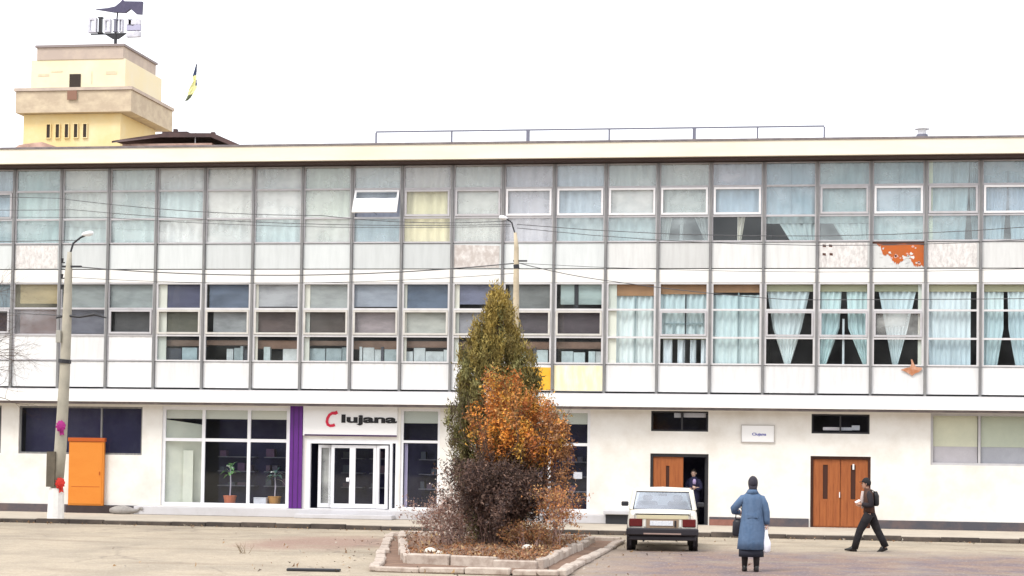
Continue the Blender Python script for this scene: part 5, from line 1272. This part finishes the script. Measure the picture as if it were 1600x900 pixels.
# walking man, faces -x
MA = empty('person', (.99, -11.1, 0), 0, 'man in dark clothes and cap striding left past the closed double door', 'person')
J = {'pel': ((.03, 0, .90), (.12, .12)), 'sp': ((.02, 0, 1.10), (.10, .13)), 'ch': ((.0, 0, 1.28), (.09, .11)), 'nk': ((-.03, .0, 1.45), (.055, .055)), 'hd': ((-.06, 0, 1.53), (.06, .055)),
     'sl': ((.0, -.14, 1.33), .045), 'el': ((.05, -.21, 1.10), .038), 'wl': ((-.16, -.16, 1.10), .03), 'sr': ((.0, .14, 1.33), .045), 'er': ((.04, .21, 1.10), .038), 'wr': ((-.15, .12, 1.12), .03),
     'hl': ((.02, -.09, .84), .095), 'kl': ((-.19, -.09, .49), .065), 'al': ((-.31, -.09, .09), .045), 'tl': ((-.44, -.09, .045), .04),
     'hr': ((.05, .09, .84), .095), 'kr': ((.20, .09, .50), .065), 'ar': ((.41, .09, .13), .045), 'tr': ((.32, .09, .045), .04)}
mb = MB(); add_skin(mb, skin_mesh('b', J, E_, 'pel', M_skin)); head_mesh(mb, (-.06, 0, 1.57), R(-90), 1.0)
hand_fingers(mb, (-.16, -.16, 1.10), (-1, .1, 0), (0, 0, 1), (0, 1, 0), .5); hand_fingers(mb, (-.15, .12, 1.12), (-1, -.1, 0), (0, 0, 1), (0, -1, 0), .5)
mb.build('body', M_skin, MA, smooth=True); face_bits(MA, (-.06, 0, 1.57), R(-90))
M_tr = mat('dark_trousers', (.012, .011, .014), .95, var=.8, vs=7, var2=(.028, .024, .024), bump=1.0, bs=10); M_jk = mat('brown_jacket', (.085, .042, .03), .85, var=.7, vs=9, bump=1.0, bs=11); M_jd = mat('dark_jacket', (.022, .018, .022), .9)
for sy, a in ((-.09, [(.02, .88), (-.19, .49), (-.31, .10)]), (.09, [(.05, .88), (.21, .50), (.405, .14)])):
    MB().tube([(a[0][0], sy, a[0][1]), ((a[0][0] + a[1][0]) / 2, sy, (a[0][1] + a[1][1]) / 2), (a[1][0], sy, a[1][1]), ((a[1][0] + a[2][0]) / 2, sy, (a[1][1] + a[2][1]) / 2), (a[2][0], sy, a[2][1] - .03)], [.115, .105, .088, .082, .08], 12).build('trouser_leg', M_tr, MA, smooth=True)
MB().loft([ell(.03, 0, .80, .12, .15), ell(.03, 0, .95, .125, .155)]).build('trouser_seat', M_tr, MA, smooth=True)
MB().loft([ell(.02, 0, .90, .135, .17), ell(.02, 0, 1.05, .125, .165), ell(.01, 0, 1.25, .135, .18), ell(0, 0, 1.36, .12, .18), ell(-.01, 0, 1.43, .085, .10), ell(-.025, 0, 1.47, .065, .07)]).build('jacket', M_jk, MA, smooth=True)
for sy in (-1, 1):
    MB().tube([(.0, sy * .10, 1.37), (.02, sy * .165, 1.32), (.05, sy * .205, 1.18), (.06, sy * .215, 1.08), (-.04, sy * .185, 1.08), (-.14, sy * .15, 1.10)], [.05, .07, .068, .074, .06, .046], 10).build('sleeve', M_jd, MA, smooth=True)
MB().tube([(-.13, -.06, 1.40), (-.145, -.03, 1.2), (-.13, -.04, 1.0)], [.03, .045, .03], 8).build('shirt_front', mat('pale_shirt', (.5, .42, .40), .8), MA, smooth=True)
cap_hair(MA, (-.055, 0, 1.58), R(-90), 'cap', mat('black_cap', (.012, .012, .014), .8), 1.0, thick=1.16)
MB().box(-.21, -.11, -.055, .055, 1.605, 1.62).build('cap_peak', mat('black_cap', (.012, .012, .014)), MA, bevel=.005)
for (fx, sy, z_, rot) in ((-.34, -.09, .0, .12), (.38, .09, .02, -.35)):
    o = MB().loft([[(-.04 + ox + math.cos(a) * rx, math.sin(a) * ry, zz_) for a in [k * .5236 for k in range(12)]] for zz_, rx, ry, ox in ((0, .14, .045, -.02), (.035, .145, .05, -.02), (.075, .09, .046, .02), (.12, .055, .05, .04))]).build('shoe', mat('black_shoe', (.012, .01, .01), .4), MA, (fx, sy, z_), smooth=True); o.rotation_euler = (0, rot, 0)
bp_ = empty('backpack', (1.155, -11.1, 1.06), 0, 'black backpack on the back of the striding man', 'bag')
MB().loft([ell(0, 0, 0, .07, .13, 14), ell(.01, 0, .05, .09, .15, 14), ell(.01, 0, .28, .085, .145, 14), ell(-.01, 0, .40, .05, .11, 14)]).build('bag_body', M_black, bp_, smooth=True)
bp_.scale = (.85, .9, .85)
for sy in (-.1, .1): MB().tube([(-.06, sy, .05), (-.30, sy * 1.1, .2), (-.28, sy * 1.1, .36), (-.1, sy, .44), (-.02, sy, .38)], .014, 6).build('strap', M_black, bp_, smooth=True)
pp = empty('paper', (.745, -11.14, 1.16), 0, 'small white paper held in front by the striding man', 'paper')
MB().box(-.06, .06, -.05, .05, -.003, .003).build('sheet', M_sash, pp).rotation_euler = (.3, -.6, .2)
MB().box(-.055, .055, -.045, .045, .005, .008).build('sheet', M_sash, pp).rotation_euler = (.35, -.5, .25)

# person standing in the doorway, faces the yard (-y)
DO = empty('person', (-3.86, .75, .11), R(-12), 'person in dark clothes standing inside the open doorway behind the car', 'person')
J = {'pel': ((0, 0, .92), (.13, .11)), 'sp': ((0, 0, 1.10), (.12, .10)), 'ch': ((0, 0, 1.25), (.11, .09)), 'nk': ((0, 0, 1.42), (.05, .05)), 'hd': ((0, -.01, 1.49), (.055, .06)),
     'sl': ((-.14, 0, 1.30), .042), 'el': ((-.24, -.02, 1.08), .038), 'wl': ((-.10, -.18, 1.06), .03), 'sr': ((.14, 0, 1.30), .042), 'er': ((.24, -.02, 1.08), .038), 'wr': ((.12, -.2, 1.10), .03),
     'hl': ((-.09, 0, .84), .09), 'kl': ((-.10, -.01, .47), .062), 'al': ((-.10, .02, .09), .042), 'tl': ((-.11, -.11, .045), .04),
     'hr': ((.09, 0, .84), .09), 'kr': ((.10, -.01, .47), .062), 'ar': ((.10, .02, .09), .042), 'tr': ((.11, -.11, .045), .04)}
mb = MB(); add_skin(mb, skin_mesh('b', J, E_, 'pel', M_skinp)); head_mesh(mb, (0, -.01, 1.53), 0, .95)
hand_fingers(mb, (-.10, -.18, 1.06), (.7, -.5, 0), (0, 0, 1), (0, 1, 0), .6); hand_fingers(mb, (.12, -.2, 1.10), (-.6, -.5, .2), (0, 0, 1), (0, 1, 0), .6)
mb.build('body', M_skinp, DO, smooth=True); face_bits(DO, (0, -.01, 1.53), 0, .95)
M_nv = mat('navy_clothes', (.018, .018, .05), .9)
MB().loft([ell(0, 0, .50, .20, .14), ell(0, 0, .9, .19, .14), ell(0, 0, 1.15, .18, .13), ell(0, 0, 1.33, .19, .12), ell(0, 0, 1.40, .10, .08), ell(0, 0, 1.43, .06, .06)]).build('coat', M_nv, DO, smooth=True)
for s in (-1, 1):
    MB().tube([(s * .13, 0, 1.33), (s * .22, -.01, 1.18), (s * .245, -.02, 1.08), (s * .18, -.12, 1.06), (s * .12, -.18, 1.07)], [.07, .066, .06, .055, .048], 10).build('sleeve', M_nv, DO, smooth=True)
    MB().tube([(s * .09, 0, .8), (s * .1, -.01, .47), (s * .1, .02, .08)], [.1, .08, .065], 10).build('trouser_leg', M_tr, DO, smooth=True)
    MB().loft([[(s * .10 + math.cos(a) * .045, -.05 + math.sin(a) * ry, zz_) for a in [k * .5236 for k in range(12)]] for zz_, ry in ((0, .13), (.04, .135), (.085, .08))]).build('shoe', mat('black_shoe', (.012, .01, .01), .4), DO, smooth=True)
cap_hair(DO, (0, 0, 1.54), 0, 'hair', mat('dark_hair', (.02, .015, .012), .8), .95, thick=1.12)
lv = MB().loft([ell(0, 0, 0, .05, .02, 10), ell(0, 0, .10, .055, .022, 10), ell(0, 0, .16, .03, .015, 10)]).build('lilac_scarf', mat('lilac_cloth', (.40, .32, .55), .8), DO, (.06, -.14, 1.20), smooth=True)

# ------------------------------------------------------------------ block across the yard, behind the camera, seen only as reflections in the glass
ob = empty('opposite_block', (-8, -110, 0), 0, 'long grey brown block of flats facing the offices across the yard', 'building')
MB().box(-95, 95, -12, 0, 0, 18).build('wall', mat('grey_brown_render', (.10, .09, .10), .9, var=.6, vs=.2, var2=(.16, .14, .15)), ob)
MB().box(-96, 96, -13, .8, 18.002, 18.4).build('roof', M_roofD, ob)
wm = MB().box(-.8, .8, .002, .06, 0, 1.5).mesh('window', M_hole)
for k in range(-4, 33):
    for z_ in (1.2, 4.2, 7.2, 10.2, 13.2): link('window', wm, ob, (-66 + k * 4.9, 0, z_))
